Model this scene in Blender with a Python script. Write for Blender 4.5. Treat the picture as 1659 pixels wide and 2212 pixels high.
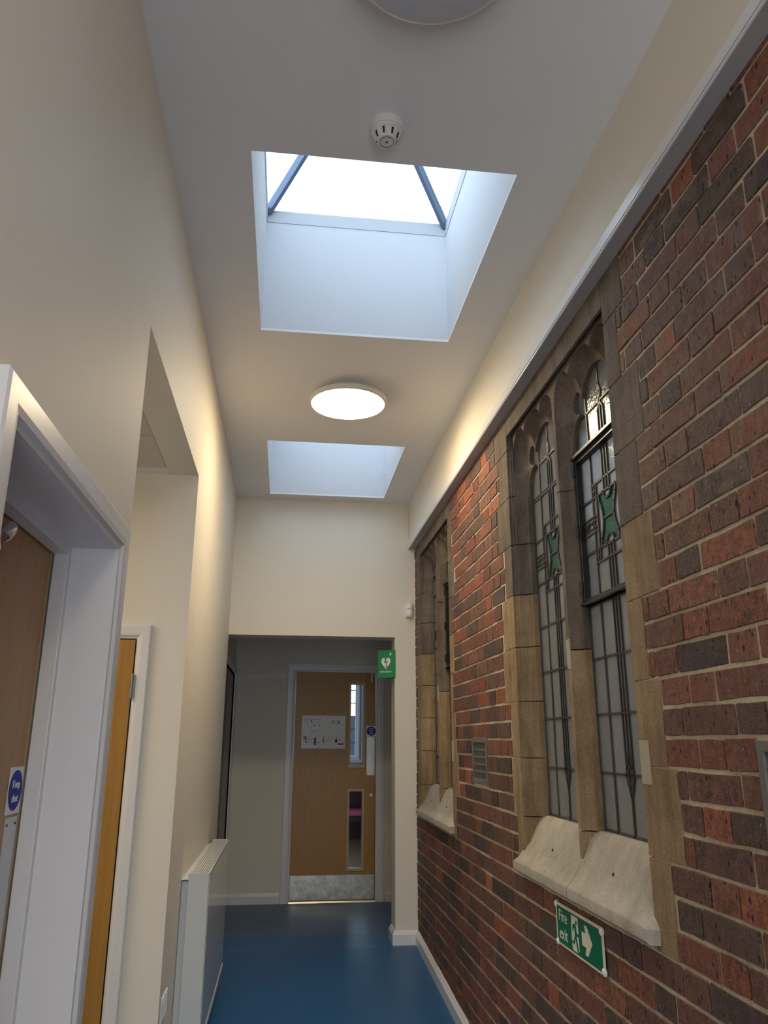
import bpy, bmesh, math, random
from mathutils import Matrix, Vector
PI = math.pi
SC = bpy.context.scene
COL = SC.collection
for o in list(bpy.data.objects):
    bpy.data.objects.remove(o, do_unlink=True)

# ------------------------------------------------------------------ camera
EYE = 1.36
def make_camera():
    pitch, yaw, roll, f = 0.2889, 0.1231, 0.0029, 1666.8
    fw = Vector((math.sin(yaw)*math.cos(pitch), math.cos(yaw)*math.cos(pitch), math.sin(pitch)))
    r0 = Vector((math.cos(yaw), -math.sin(yaw), 0)); u0 = r0.cross(fw)
    c, s = math.cos(roll), math.sin(roll)
    r = c*r0 + s*u0; u = -s*r0 + c*u0
    cd = bpy.data.cameras.new('camera'); co = bpy.data.objects.new('camera', cd); COL.objects.link(co)
    m = Matrix(((r.x, u.x, -fw.x, 0), (r.y, u.y, -fw.y, 0), (r.z, u.z, -fw.z, EYE), (0, 0, 0, 1)))
    co.matrix_world = m
    cd.sensor_fit = 'HORIZONTAL'; cd.sensor_width = 36.0; cd.lens = f/1659.0*36.0
    cd.clip_start = 0.02; cd.clip_end = 200
    SC.camera = co
make_camera()

# ------------------------------------------------------------------ sky and exposure
SKY_STRENGTH = 2.35
SKY_COLOR = (0.68, 0.81, 1.0)
LAMP_L = 36.0            # ceiling lamp diffuser radiance
LAMP_COLOR = (1.0, 0.80, 0.52)
HALL_W = 44.0
w = bpy.data.worlds.new('overcast_sky'); SC.world = w; w.use_nodes = True
wn = w.node_tree; bgn = wn.nodes['Background']
bgn.inputs[0].default_value = (*SKY_COLOR, 1); bgn.inputs[1].default_value = SKY_STRENGTH
SC.view_settings.view_transform = 'Standard'
SC.view_settings.look = 'None'
SC.view_settings.gamma = 1.0
SC.view_settings.use_curve_mapping = False
SC.view_settings.exposure = 0.74

def area_lamp(name, loc, rot, sx, sy, watts, color, label):
    ld = bpy.data.lights.new(name, 'AREA'); ld.shape = 'RECTANGLE'; ld.size = sx; ld.size_y = sy
    ld.energy = watts; ld.color = color
    lo = bpy.data.objects.new(name, ld); COL.objects.link(lo); lo.location = loc; lo.rotation_euler = rot
    return lo
# light of the hall behind the leaded windows, of the side passage and of the room beyond the end door
area_lamp('hall_light', (2.9, 3.4, 4.6), (0, 0, 0), 1.2, 3.0, HALL_W, (1.0, 0.96, 0.9), '')
# added fill light behind the camera, brightens the near ceiling and walls
area_lamp('added_rear_fill', (0.27, -1.84, 1.05), (math.radians(97), 0, 0), 0.9, 2.0, 13.0, (0.90, 0.94, 1.0), '')
area_lamp('passage_light', (-1.75, 2.75, 2.44), (0, 0, 0), 0.5, 0.5, 9.0, (1.0, 0.86, 0.66), '')

# ------------------------------------------------------------------ helpers
def tag(o, label=None, cat=None, group=None, kind=None):
    if label: o['label'] = label
    if cat: o['category'] = cat
    if group: o['group'] = group
    if kind: o['kind'] = kind
    return o
def link(name, me, mat=None, parent=None, loc=None, smooth=False):
    o = bpy.data.objects.new(name, me); COL.objects.link(o)
    if mat is not None and not me.materials:
        for m in (mat if isinstance(mat, (list, tuple)) else [mat]): me.materials.append(m)
    if parent is not None: o.parent = parent
    if loc is not None: o.location = loc
    if smooth:
        for p in me.polygons: p.use_smooth = True
    return o
def empty(name, loc=(0, 0, 0)):
    o = bpy.data.objects.new(name, None); COL.objects.link(o); o.location = loc
    o.empty_display_size = 0.05
    return o
class MB:
    """collects faces; build() links them as one mesh object"""
    def __init__(s): s.v = []; s.f = []; s.m = []; s.off = Vector((0, 0, 0))
    def add(s, vs, fs, m=0):
        b = len(s.v); s.v += [tuple(v) for v in vs]; s.f += [tuple(i+b for i in f) for f in fs]; s.m += [m]*len(fs)
        return s
    def box(s, x0, x1, y0, y1, z0, z1, m=0):
        x0, x1 = min(x0, x1), max(x0, x1); y0, y1 = min(y0, y1), max(y0, y1); z0, z1 = min(z0, z1), max(z0, z1)
        vs = [(x0,y0,z0),(x1,y0,z0),(x1,y1,z0),(x0,y1,z0),(x0,y0,z1),(x1,y0,z1),(x1,y1,z1),(x0,y1,z1)]
        return s.add(vs, [(0,3,2,1),(4,5,6,7),(0,1,5,4),(1,2,6,5),(2,3,7,6),(3,0,4,7)], m)
    def prism(s, poly, axis, a0, a1, m=0):
        """poly: list of 2D points; axis: the extrusion axis; 2D coords are the other two axes in xyz order"""
        n = len(poly)
        def P(p, a):
            if axis == 'x': return (a, p[0], p[1])
            if axis == 'y': return (p[0], a, p[1])
            return (p[0], p[1], a)
        vs = [P(p, a0) for p in poly] + [P(p, a1) for p in poly]
        fs = [tuple(range(n)), tuple(range(2*n-1, n-1, -1))] + [(i, i+n, (i+1) % n+n, (i+1) % n) for i in range(n)]
        return s.add(vs, fs, m)
    def lathe(s, prof, c, n=48, m=0):
        """profile of (r,z) turned about a vertical axis at c=(x,y)"""
        b = []; fs = []
        for k in range(n):
            a = 2*PI*k/n
            b += [(c[0]+r*math.cos(a), c[1]+r*math.sin(a), z) for r, z in prof]
        L = len(prof)
        for k in range(n):
            j = (k+1) % n
            for i in range(L-1): fs.append((k*L+i, j*L+i, j*L+i+1, k*L+i+1))
        return s.add(b, fs, m)
    def tube(s, pts, r, n=8, m=0, closed=False):
        pts = [Vector(p) for p in pts]; rings = []
        for i, p in enumerate(pts):
            d = (pts[min(i+1, len(pts)-1)]-pts[max(i-1, 0)]).normalized()
            up = Vector((0, 0, 1)) if abs(d.z) < 0.9 else Vector((1, 0, 0))
            a = d.cross(up).normalized(); b2 = d.cross(a).normalized()
            rr = r[i] if isinstance(r, (list, tuple)) else r
            rings.append([p+a*math.cos(2*PI*k/n)*rr+b2*math.sin(2*PI*k/n)*rr for k in range(n)])
        vs = [v for R in rings for v in R]; fs = []
        for i in range(len(pts)-1):
            for k in range(n): fs.append((i*n+k, i*n+(k+1) % n, (i+1)*n+(k+1) % n, (i+1)*n+k))
        fs.append(tuple(range(n))); fs.append(tuple(range(len(vs)-1, len(vs)-1-n, -1)))
        return s.add(vs, fs, m)
    def grid(s, axis, n0, n1, us, vs_, holes, m=0):
        """slab with rectangular holes; axis is the normal, u,v the other axes in xyz order"""
        U = sorted(set([us[0], us[1]]+[max(us[0], min(us[1], h[i])) for h in holes for i in (0, 1)]))
        V = sorted(set([vs_[0], vs_[1]]+[max(vs_[0], min(vs_[1], h[i])) for h in holes for i in (2, 3)]))
        def P(n, u, v):
            return (n, u, v) if axis == 'x' else ((u, n, v) if axis == 'y' else (u, v, n))
        def solid(i, j):
            if i < 0 or j < 0 or i >= len(U)-1 or j >= len(V)-1: return False
            cu, cv = (U[i]+U[i+1])/2, (V[j]+V[j+1])/2
            return not any(h[0] < cu < h[1] and h[2] < cv < h[3] for h in holes)
        for i in range(len(U)-1):
            for j in range(len(V)-1):
                if not solid(i, j): continue
                a, b, c, d = U[i], U[i+1], V[j], V[j+1]
                s.add([P(n0,a,c),P(n0,b,c),P(n0,b,d),P(n0,a,d)], [(0,1,2,3)], m)
                s.add([P(n1,a,c),P(n1,b,c),P(n1,b,d),P(n1,a,d)], [(3,2,1,0)], m)
                if not solid(i-1, j): s.add([P(n0,a,c),P(n0,a,d),P(n1,a,d),P(n1,a,c)], [(0,1,2,3)], m)
                if not solid(i+1, j): s.add([P(n0,b,c),P(n0,b,d),P(n1,b,d),P(n1,b,c)], [(3,2,1,0)], m)
                if not solid(i, j-1): s.add([P(n0,a,c),P(n0,b,c),P(n1,b,c),P(n1,a,c)], [(0,1,2,3)], m)
                if not solid(i, j+1): s.add([P(n0,a,d),P(n0,b,d),P(n1,b,d),P(n1,a,d)], [(3,2,1,0)], m)
        return s
    def mesh(s, name, bevel=0, merge=True):
        me = bpy.data.meshes.new(name)
        me.from_pydata(s.v, [], s.f); 
        if any(s.m):
            for p, mi in zip(me.polygons, s.m): p.material_index = mi
        bm = bmesh.new(); bm.from_mesh(me)
        if merge: bmesh.ops.remove_doubles(bm, verts=bm.verts, dist=1e-5)
        bmesh.ops.recalc_face_normals(bm, faces=bm.faces)
        if bevel:
            es = [e for e in bm.edges if len(e.link_faces) == 2 and e.calc_face_angle(0) > 0.5]
            bmesh.ops.bevel(bm, geom=es, offset=bevel, segments=2, affect='EDGES', profile=0.6)
        bm.to_mesh(me); bm.free(); me.update()
        return me
    def build(s, name, mat, parent=None, loc=None, bevel=0, smooth=False, merge=True):
        me = s.mesh(name, bevel, merge)
        o = link(name, me, mat, parent, loc)
        if smooth:
            for p in me.polygons: p.use_smooth = True
            try: me.set_sharp_from_angle(angle=math.radians(38))
            except Exception: pass
        return o

# ------------------------------------------------------------------ materials
def new_mat(name):
    m = bpy.data.materials.new(name); m.use_nodes = True
    return m, m.node_tree.nodes, m.node_tree.links, m.node_tree.nodes['Principled BSDF']
def pos(N, L, scale=(1, 1, 1)):
    g = N.new('ShaderNodeNewGeometry'); mp = N.new('ShaderNodeMapping'); mp.inputs['Scale'].default_value = scale
    L.new(g.outputs['Position'], mp.inputs[0]); return mp.outputs[0]
def noise(N, L, vec, scale, detail=4, rough=0.55):
    n = N.new('ShaderNodeTexNoise'); n.inputs['Scale'].default_value = scale; n.inputs['Detail'].default_value = detail
    n.inputs['Roughness'].default_value = rough; L.new(vec, n.inputs['Vector']); return n.outputs['Fac']
def ramp(N, L, fac, stops, interp='LINEAR'):
    r = N.new('ShaderNodeValToRGB'); e = r.color_ramp.elements; r.color_ramp.interpolation = interp
    while len(e) > 1: e.remove(e[-1])
    e[0].position = stops[0][0]; e[0].color = (*stops[0][1], 1)
    for p, c in stops[1:]:
        x = e.new(p); x.color = (*c, 1)
    L.new(fac, r.inputs[0]); return r.outputs[0]
def mixc(N, L, fac, a, b, mode='MIX'):
    m = N.new('ShaderNodeMix'); m.data_type = 'RGBA'; m.blend_type = mode
    for s, v in ((0, fac), (6, a), (7, b)):
        if isinstance(v, (int, float)): m.inputs[s].default_value = v
        elif isinstance(v, tuple): m.inputs[s].default_value = (*v, 1)
        else: L.new(v, m.inputs[s])
    return m.outputs[2]
def bump(N, L, B, h, strength=0.3, dist=0.002):
    b = N.new('ShaderNodeBump'); b.inputs['Strength'].default_value = strength; b.inputs['Distance'].default_value = dist
    L.new(h, b.inputs['Height']); L.new(b.outputs[0], B.inputs['Normal'])
def plain(name, color, rough=0.5, metal=0.0, nscale=0, nstr=0.1, var=0.0, spec=0.5):
    m, N, L, B = new_mat(name)
    B.inputs['Roughness'].default_value = rough; B.inputs['Metallic'].default_value = metal
    B.inputs['Specular IOR Level'].default_value = spec
    B.inputs['Base Color'].default_value = (*color, 1)
    v = pos(N, L)
    if var:
        c = ramp(N, L, noise(N, L, v, 3.0, 5), [(0.3, tuple(x*(1-var) for x in color)), (0.7, tuple(min(1, x*(1+var)) for x in color))])
        L.new(c, B.inputs['Base Color'])
    if nscale: bump(N, L, B, noise(N, L, v, nscale, 3), nstr, 0.001)
    return m
def emis(name, color, strength):
    m, N, L, B = new_mat(name)
    B.inputs['Base Color'].default_value = (*[0.8]*3, 1)
    B.inputs['Emission Color'].default_value = (*color, 1); B.inputs['Emission Strength'].default_value = strength
    return m
M = {}
M['cream'] = plain('cream_wall_paint', (0.80, 0.755, 0.66), 0.62, nscale=160, nstr=0.12, var=0.012)
M['ceiling'] = plain('ceiling_paint', (0.84, 0.84, 0.85), 0.8, nscale=200, nstr=0.06, var=0.01)
M['white'] = plain('white_gloss_paint', (0.78, 0.78, 0.80), 0.32, nscale=60, nstr=0.08, var=0.01)
M['trimwhite'] = plain('white_satin_trim_paint', (0.82, 0.83, 0.86), 0.25, nscale=20, nstr=0.05)
M['softgrey'] = plain('shaded_underside_grey', (0.42, 0.39, 0.39), 0.5, nscale=60, nstr=0.05)  # shade under the bulkhead put into the colour, darker than the trim
M['plastic'] = plain('white_plastic', (0.80, 0.80, 0.79), 0.35)
M['plastic_gloss'] = plain('glossy_white_plastic', (0.86, 0.86, 0.86), 0.12)
M['dark'] = plain('dark_gap', (0.015, 0.013, 0.012), 0.8)
M['steel'] = plain('brushed_steel', (0.55, 0.55, 0.53), 0.32, 1.0, nscale=90, nstr=0.1, var=0.12)
M['satinsteel'] = plain('satin_aluminium', (0.60, 0.62, 0.62), 0.42, 0.7, nscale=90, nstr=0.05)
M['hinge'] = plain('dull_steel_hinge', (0.30, 0.29, 0.27), 0.4, 1.0, nscale=60, nstr=0.2, var=0.2)
M['chrome'] = plain('satin_nickel', (0.68, 0.66, 0.63), 0.22, 1.0)
M['blackiron'] = plain('black_painted_iron', (0.02, 0.022, 0.028), 0.28, 0.2, nscale=70, nstr=0.5)
M['lead'] = plain('grey_lead', (0.085, 0.085, 0.09), 0.42, 0.4, nscale=120, nstr=0.3, var=0.15)
M['greysash'] = plain('blue_grey_bar_paint', (0.12, 0.17, 0.26), 0.4)
M['white_sash'] = plain('white_sash_paint', (0.8, 0.8, 0.82), 0.4)
M['brickout'] = plain('outdoor_dark_wall', (0.035, 0.04, 0.055), 0.8, var=0.2)
M['burgundy'] = plain('burgundy_paint', (0.03, 0.006, 0.010), 0.7, var=0.15)
M['pink'] = plain('pink_upholstery', (0.62, 0.11, 0.24), 0.75, nscale=300, nstr=0.3)
M['taupe'] = plain('taupe_door_paint', (0.26, 0.225, 0.20), 0.4)
M['darkbrown'] = plain('dark_brown_door', (0.05, 0.022, 0.012), 0.4)
M['green'] = plain('sign_green', (0.0, 0.145, 0.075), 0.35)
M['green2'] = plain('sign_green_light', (0.01, 0.26, 0.10), 0.35)
M['blue'] = plain('sign_blue', (0.006, 0.022, 0.34), 0.55, spec=0.25)
M['glow'] = plain('photoluminescent_cream', (0.78, 0.74, 0.62), 0.4)
M['paper'] = plain('paper', (0.72, 0.71, 0.70), 0.3, nscale=15, nstr=0.3)
M['ink'] = plain('grey_ink', (0.16, 0.16, 0.17), 0.6)
M['black'] = plain('black_ink', (0.02, 0.02, 0.02), 0.6)
M['redink'] = plain('red_ink', (0.45, 0.05, 0.05), 0.6)
M['greenink'] = plain('green_ink', (0.02, 0.2, 0.08), 0.6)
M['yellowink'] = plain('yellow_ink', (0.6, 0.45, 0.05), 0.6)
M['signwhite'] = plain('sign_white', (0.82, 0.84, 0.88), 0.35)
M['ventgrey'] = plain('grey_painted_iron', (0.16, 0.15, 0.14), 0.5, nscale=120, nstr=0.4, var=0.1)
M['lamp'] = emis('lit_lamp_diffuser', LAMP_COLOR, LAMP_L)
M['rim'] = plain('lamp_rim_plastic', (0.74, 0.72, 0.68), 0.3)
M['lampoff'] = plain('unlit_lamp_diffuser', (0.55, 0.57, 0.62), 0.3)
M['tile'] = plain('ceiling_tile', (0.66, 0.62, 0.58), 0.9, nscale=300, nstr=0.5, var=0.02)
M['joinmortar'] = plain('stone_joint_mortar', (0.10, 0.085, 0.06), 0.9)

def wood(name, c1, c2, c3, scale=(28, 28, 1.6), rough=0.38):
    m, N, L, B = new_mat(name)
    v = pos(N, L, scale); n = noise(N, L, v, 2.2, 8, 0.65)
    c = ramp(N, L, n, [(0.28, c1), (0.5, c2), (0.72, c3)])
    v2 = pos(N, L, (scale[0]*6, scale[1]*6, scale[2]*3)); n2 = noise(N, L, v2, 3, 3)
    c = mixc(N, L, 0.18, c, ramp(N, L, n2, [(0.35, c1), (0.65, c3)]))
    L.new(c, B.inputs['Base Color']); B.inputs['Roughness'].default_value = rough
    bump(N, L, B, n2, 0.06, 0.0005)
    return m
M['oak'] = wood('oak_veneer', (0.36, 0.175, 0.028), (0.42, 0.212, 0.037), (0.48, 0.25, 0.048))
M['oakpale'] = wood('pale_oak_beading', (0.48, 0.36, 0.17), (0.55, 0.42, 0.2), (0.62, 0.48, 0.24))
M['lipping'] = plain('pale_beige_lipping', (0.50, 0.41, 0.29), 0.5)
M['floorwood'] = wood('timber_floor', (0.32, 0.18, 0.10), (0.42, 0.25, 0.15), (0.52, 0.33, 0.2), (3, 26, 26), 0.3)

def make_vinyl():
    m, N, L, B = new_mat('blue_vinyl_floor')
    v = pos(N, L); n = noise(N, L, v, 1.6, 6); f = noise(N, L, v, 420, 2)
    c = ramp(N, L, n, [(0.3, (0.014, 0.088, 0.225)), (0.7, (0.02, 0.114, 0.275))])
    c = mixc(N, L, 0.35, c, ramp(N, L, f, [(0.4, (0.008, 0.06, 0.165)), (0.62, (0.035, 0.16, 0.34))]))
    L.new(c, B.inputs['Base Color'])
    L.new(ramp(N, L, n, [(0.3, (0.36,)*3), (0.7, (0.46,)*3)]), B.inputs['Roughness'])
    bump(N, L, B, f, 0.12, 0.0006)
    return m
M['vinyl'] = make_vinyl()

def make_brick():
    m, N, L, B = new_mat('old_red_brick')
    at = N.new('ShaderNodeAttribute'); at.attribute_name = 'tint'; at.attribute_type = 'GEOMETRY'
    sp = N.new('ShaderNodeSeparateColor'); L.new(at.outputs['Color'], sp.inputs[0])
    v = pos(N, L)
    big = noise(N, L, v, 9, 5, 0.6); mid = noise(N, L, v, 55, 5, 0.65); fine = noise(N, L, v, 260, 3, 0.6)
    base = ramp(N, L, sp.outputs[0], [(0.0, (0.070, 0.052, 0.050)), (0.18, (0.14, 0.084, 0.070)), (0.36, (0.215, 0.098, 0.072)),
        (0.6, (0.29, 0.100, 0.066)), (0.82, (0.38, 0.115, 0.062)), (1.0, (0.50, 0.17, 0.085))])
    # each brick is mottled between its own colour and a darker or sootier patch
    md = N.new('ShaderNodeMath'); md.operation = 'MULTIPLY'; L.new(sp.outputs[1], md.inputs[0]); md.inputs[1].default_value = 0.9
    mm = ramp(N, L, mid, [(0.42, (0, 0, 0)), (0.60, (1, 1, 1))])
    m2 = N.new('ShaderNodeMath'); m2.operation = 'MULTIPLY'; L.new(mm, m2.inputs[0]); L.new(md.outputs[0], m2.inputs[1])
    c = mixc(N, L, m2.outputs[0], base, (0.030, 0.022, 0.024))
    # dusty greyish bloom
    bl = ramp(N, L, noise(N, L, v, 22, 5, 0.7), [(0.40, (0, 0, 0)), (0.62, (1, 1, 1))])
    m3 = N.new('ShaderNodeMath'); m3.operation = 'MULTIPLY'; L.new(bl, m3.inputs[0]); L.new(sp.outputs[2], m3.inputs[1])
    c = mixc(N, L, m3.outputs[0], c, (0.235, 0.165, 0.135))
    c = mixc(N, L, 0.65, c, ramp(N, L, fine, [(0.3, (0.25, 0.25, 0.25)), (0.7, (1.0, 0.96, 0.94))]), 'MULTIPLY')
    dr = noise(N, L, pos(N, L, (1, 60, 9)), 1.5, 4, 0.7)
    c = mixc(N, L, 0.5, c, ramp(N, L, dr, [(0.35, (0.5, 0.48, 0.5)), (0.6, (1.15, 1.1, 1.08))]), 'MULTIPLY')
    sk = ramp(N, L, noise(N, L, v, 140, 2), [(0.70, (0, 0, 0)), (0.76, (1, 1, 1))])
    c = mixc(N, L, sk, c, (0.45, 0.40, 0.36))
    vs = N.new('ShaderNodeMapping'); vs.inputs['Scale'].default_value = (1, 1.0, 0.55)
    g = N.new('ShaderNodeNewGeometry'); L.new(g.outputs['Position'], vs.inputs[0])
    vo = N.new('ShaderNodeTexVoronoi'); vo.inputs['Scale'].default_value = 52; vo.inputs['Randomness'].default_value = 1
    L.new(vs.outputs[0], vo.inputs['Vector'])
    pit0 = ramp(N, L, vo.outputs['Distance'], [(0.14, (1, 1, 1)), (0.22, (0, 0, 0))])
    gate = ramp(N, L, noise(N, L, v, 30, 3), [(0.46, (0, 0, 0)), (0.52, (1, 1, 1))])
    pm = N.new('ShaderNodeMath'); pm.operation = 'MULTIPLY'; L.new(pit0, pm.inputs[0]); L.new(gate, pm.inputs[1])
    c = mixc(N, L, pm.outputs[0], c, (0.012, 0.009, 0.008))
    L.new(c, B.inputs['Base Color']); B.inputs['Roughness'].default_value = 0.72
    h = N.new('ShaderNodeMath'); h.operation = 'SUBTRACT'; L.new(mid, h.inputs[0]); L.new(pm.outputs[0], h.inputs[1])
    h2 = N.new('ShaderNodeMath'); h2.operation = 'MULTIPLY_ADD'; L.new(fine, h2.inputs[0]); h2.inputs[1].default_value = 0.35; L.new(h.outputs[0], h2.inputs[2])
    bump(N, L, B, h2.outputs[0], 1.0, 0.005)
    return m
M['brick'] = make_brick()

def make_mortar():
    m, N, L, B = new_mat('lime_mortar')
    v = pos(N, L); n = noise(N, L, v, 40, 5, 0.7); f = noise(N, L, v, 300, 3); b = noise(N, L, v, 2.2, 3)
    c = ramp(N, L, n, [(0.25, (0.34, 0.285, 0.195)), (0.5, (0.58, 0.50, 0.36)), (0.75, (0.74, 0.65, 0.48))])
    c = mixc(N, L, 0.35, c, ramp(N, L, b, [(0.4, (0.34, 0.29, 0.22)), (0.6, (0.66, 0.57, 0.41))]))
    L.new(c, B.inputs['Base Color']); B.inputs['Roughness'].default_value = 0.95
    h = N.new('ShaderNodeMath'); h.operation = 'MULTIPLY_ADD'; L.new(f, h.inputs[0]); h.inputs[1].default_value = 0.4; L.new(n, h.inputs[2])
    bump(N, L, B, h.outputs[0], 0.9, 0.004)
    return m
M['mortar'] = make_mortar()

def make_stone(name, a, b, c3, spot=0.5, rough=0.85):
    m, N, L, B = new_mat(name)
    at = N.new('ShaderNodeAttribute'); at.attribute_name = 'tint'; at.attribute_type = 'GEOMETRY'
    sp = N.new('ShaderNodeSeparateColor'); L.new(at.outputs['Color'], sp.inputs[0])
    v = pos(N, L); big = noise(N, L, v, 4.5, 6, 0.65); f = noise(N, L, v, 190, 4, 0.7)
    st = noise(N, L, pos(N, L, (14, 14, 2.2)), 1.6, 5, 0.7)
    c = ramp(N, L, big, [(0.36, a), (0.5, b), (0.64, c3)])
    c = mixc(N, L, sp.outputs[0], c, mixc(N, L, noise(N, L, v, 12, 5, 0.7), a, b))
    c = mixc(N, L, 0.45, c, ramp(N, L, st, [(0.35, a), (0.65, c3)]))
    c = mixc(N, L, spot, c, ramp(N, L, f, [(0.32, (0.3, 0.28, 0.25)), (0.65, (1, 1, 1))]), 'MULTIPLY')
    L.new(c, B.inputs['Base Color']); B.inputs['Roughness'].default_value = rough
    bump(N, L, B, f, 0.9, 0.003)
    return m
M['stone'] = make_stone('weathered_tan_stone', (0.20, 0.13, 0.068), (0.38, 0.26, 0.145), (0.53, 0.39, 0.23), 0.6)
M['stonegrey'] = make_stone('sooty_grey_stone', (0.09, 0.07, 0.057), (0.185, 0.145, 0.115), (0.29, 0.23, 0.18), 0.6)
M['sill'] = make_stone('pale_rendered_sill', (0.38, 0.345, 0.285), (0.50, 0.465, 0.39), (0.62, 0.58, 0.50), 0.40)
M['patch'] = plain('pale_repair_stone', (0.42, 0.38, 0.29), 0.85, nscale=200, nstr=0.3, var=0.06)

def make_obscure(name, col, trans=0.5, hammered=True):
    """rolled obscured glass: scatters light through it and mirrors at grazing angles"""
    m, N, L, B = new_mat(name); N.remove(B); out = N['Material Output']
    d = N.new('ShaderNodeBsdfDiffuse'); d.inputs[0].default_value = (*col, 1)
    t = N.new('ShaderNodeBsdfTranslucent'); t.inputs[0].default_value = (*col, 1)
    mx = N.new('ShaderNodeMixShader'); mx.inputs[0].default_value = trans
    L.new(d.outputs[0], mx.inputs[1]); L.new(t.outputs[0], mx.inputs[2])
    rf = N.new('ShaderNodeBsdfRefraction'); rf.inputs['Roughness'].default_value = 0.22; rf.inputs['IOR'].default_value = 1.05
    rf.inputs[0].default_value = (min(1, col[0]*1.7), min(1, col[1]*1.7), min(1, col[2]*1.75), 1)
    mr = N.new('ShaderNodeMixShader'); mr.inputs[0].default_value = 0.30; L.new(mx.outputs[0], mr.inputs[1]); L.new(rf.outputs[0], mr.inputs[2]); mx = mr
    gl = N.new('ShaderNodeBsdfGlossy'); gl.inputs['Roughness'].default_value = 0.07; gl.inputs[0].default_value = (1, 1, 1, 1)
    fr = N.new('ShaderNodeFresnel'); fr.inputs[0].default_value = 1.5
    gm = N.new('ShaderNodeNewGeometry'); iv = N.new('ShaderNodeMath'); iv.operation = 'SUBTRACT'; iv.inputs[0].default_value = 1; L.new(gm.outputs['Backfacing'], iv.inputs[1])
    fm = N.new('ShaderNodeMath'); fm.operation = 'MULTIPLY'; L.new(fr.outputs[0], fm.inputs[0]); L.new(iv.outputs[0], fm.inputs[1])
    v = pos(N, L); n = noise(N, L, v, 85, 3, 0.6); n2 = noise(N, L, v, 14, 2)
    h = N.new('ShaderNodeMath'); h.operation = 'MULTIPLY_ADD'; L.new(n2, h.inputs[0]); h.inputs[1].default_value = 1.2; L.new(n, h.inputs[2])
    b = N.new('ShaderNodeBump'); b.inputs['Strength'].default_value = 0.55 if hammered else 0.1; b.inputs['Distance'].default_value = 0.0018
    L.new(h.outputs[0], b.inputs['Height'])
    L.new(b.outputs[0], gl.inputs['Normal']); L.new(b.outputs[0], fr.inputs['Normal']); L.new(b.outputs[0], d.inputs['Normal'])
    m2 = N.new('ShaderNodeMixShader'); L.new(fm.outputs[0], m2.inputs[0]); L.new(mx.outputs[0], m2.inputs[1]); L.new(gl.outputs[0], m2.inputs[2])
    L.new(m2.outputs[0], out.inputs[0]); return m
M['obscure'] = make_obscure('rolled_obscure_glass', (0.42, 0.425, 0.42), 0.55)
M['greenglass'] = make_obscure('green_stained_glass', (0.07, 0.22, 0.15), 0.6)
M['redglass'] = make_obscure('dark_red_stained_glass', (0.10, 0.03, 0.03), 0.5)
def make_clear(name, tint=(1, 1, 1)):
    m, N, L, B = new_mat(name); N.remove(B); out = N['Material Output']
    t = N.new('ShaderNodeBsdfTransparent'); t.inputs[0].default_value = (*tint, 1)
    gl = N.new('ShaderNodeBsdfGlossy'); gl.inputs['Roughness'].default_value = 0.03
    fr = N.new('ShaderNodeFresnel'); fr.inputs[0].default_value = 1.45
    gm = N.new('ShaderNodeNewGeometry'); iv = N.new('ShaderNodeMath'); iv.operation = 'SUBTRACT'; iv.inputs[0].default_value = 1; L.new(gm.outputs['Backfacing'], iv.inputs[1])
    fm = N.new('ShaderNodeMath'); fm.operation = 'MULTIPLY'; L.new(fr.outputs[0], fm.inputs[0]); L.new(iv.outputs[0], fm.inputs[1])
    m2 = N.new('ShaderNodeMixShader'); L.new(fm.outputs[0], m2.inputs[0]); L.new(t.outputs[0], m2.inputs[1]); L.new(gl.outputs[0], m2.inputs[2])
    L.new(m2.outputs[0], out.inputs[0]); return m
M['clear'] = make_clear('clear_glass', (0.94, 0.97, 0.96))
def make_kick():
    m, N, L, B = new_mat('scuffed_steel_kickplate')
    v = pos(N, L); n = noise(N, L, v, 14, 5, 0.7)
    B.inputs['Metallic'].default_value = 0.9
    L.new(ramp(N, L, n, [(0.35, (0.36, 0.34, 0.30)), (0.65, (0.62, 0.60, 0.55))]), B.inputs['Base Color'])
    L.new(ramp(N, L, n, [(0.35, (0.42,)*3), (0.65, (0.28,)*3)]), B.inputs['Roughness'])
    return m
M['kick'] = make_kick()
def make_radmat():
    return plain('radiator_enamel', (0.78, 0.80, 0.78), 0.07, spec=0.8)
M['rad'] = make_radmat()

# ------------------------------------------------------------------ dimensions
XL, XB, XR = -0.4223, 0.8896, 0.9386         # left wall, bulkhead face, brick face
ZC, ZB = 3.127, 2.7655                        # ceiling, bulkhead underside
YF, YB = 5.67, 7.53                           # wall with the opening, wall with the end door
FP = [(-4.0, -0.20), (1.5, -0.20), (4.4, -0.012), (5.6, 0.066), (5.98, 0.066), (7.53, -0.01), (7.70, -0.01)]
def fz(y):
    for (a, za), (b, zb) in zip(FP, FP[1:]):
        if a <= y <= b: return za+(zb-za)*(y-a)/(b-a)
    return FP[0][1] if y < FP[0][0] else FP[-1][1]
YK = -1.9                                     # end of the corridor behind the camera
RY0, RY1, RZ = 2.032, 3.345, 2.4974           # side passage opening in the left wall

# ------------------------------------------------------------------ room shell
mb = MB()
ys = [p[0] for p in FP]; ys[0] = YK-0.2
for a, b in zip(ys, ys[1:]):
    mb.add([(-2.6, a, fz(a)), (1.9, a, fz(a)), (1.9, b, fz(b)), (-2.6, b, fz(b)),
            (-2.6, a, -0.4), (1.9, a, -0.4), (1.9, b, -0.4), (-2.6, b, -0.4)], [(0,1,2,3),(7,6,5,4),(0,4,5,1),(2,6,7,3),(0,3,7,4),(1,5,6,2)])
tag(mb.build('floor', M['vinyl']), kind='structure')

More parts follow.
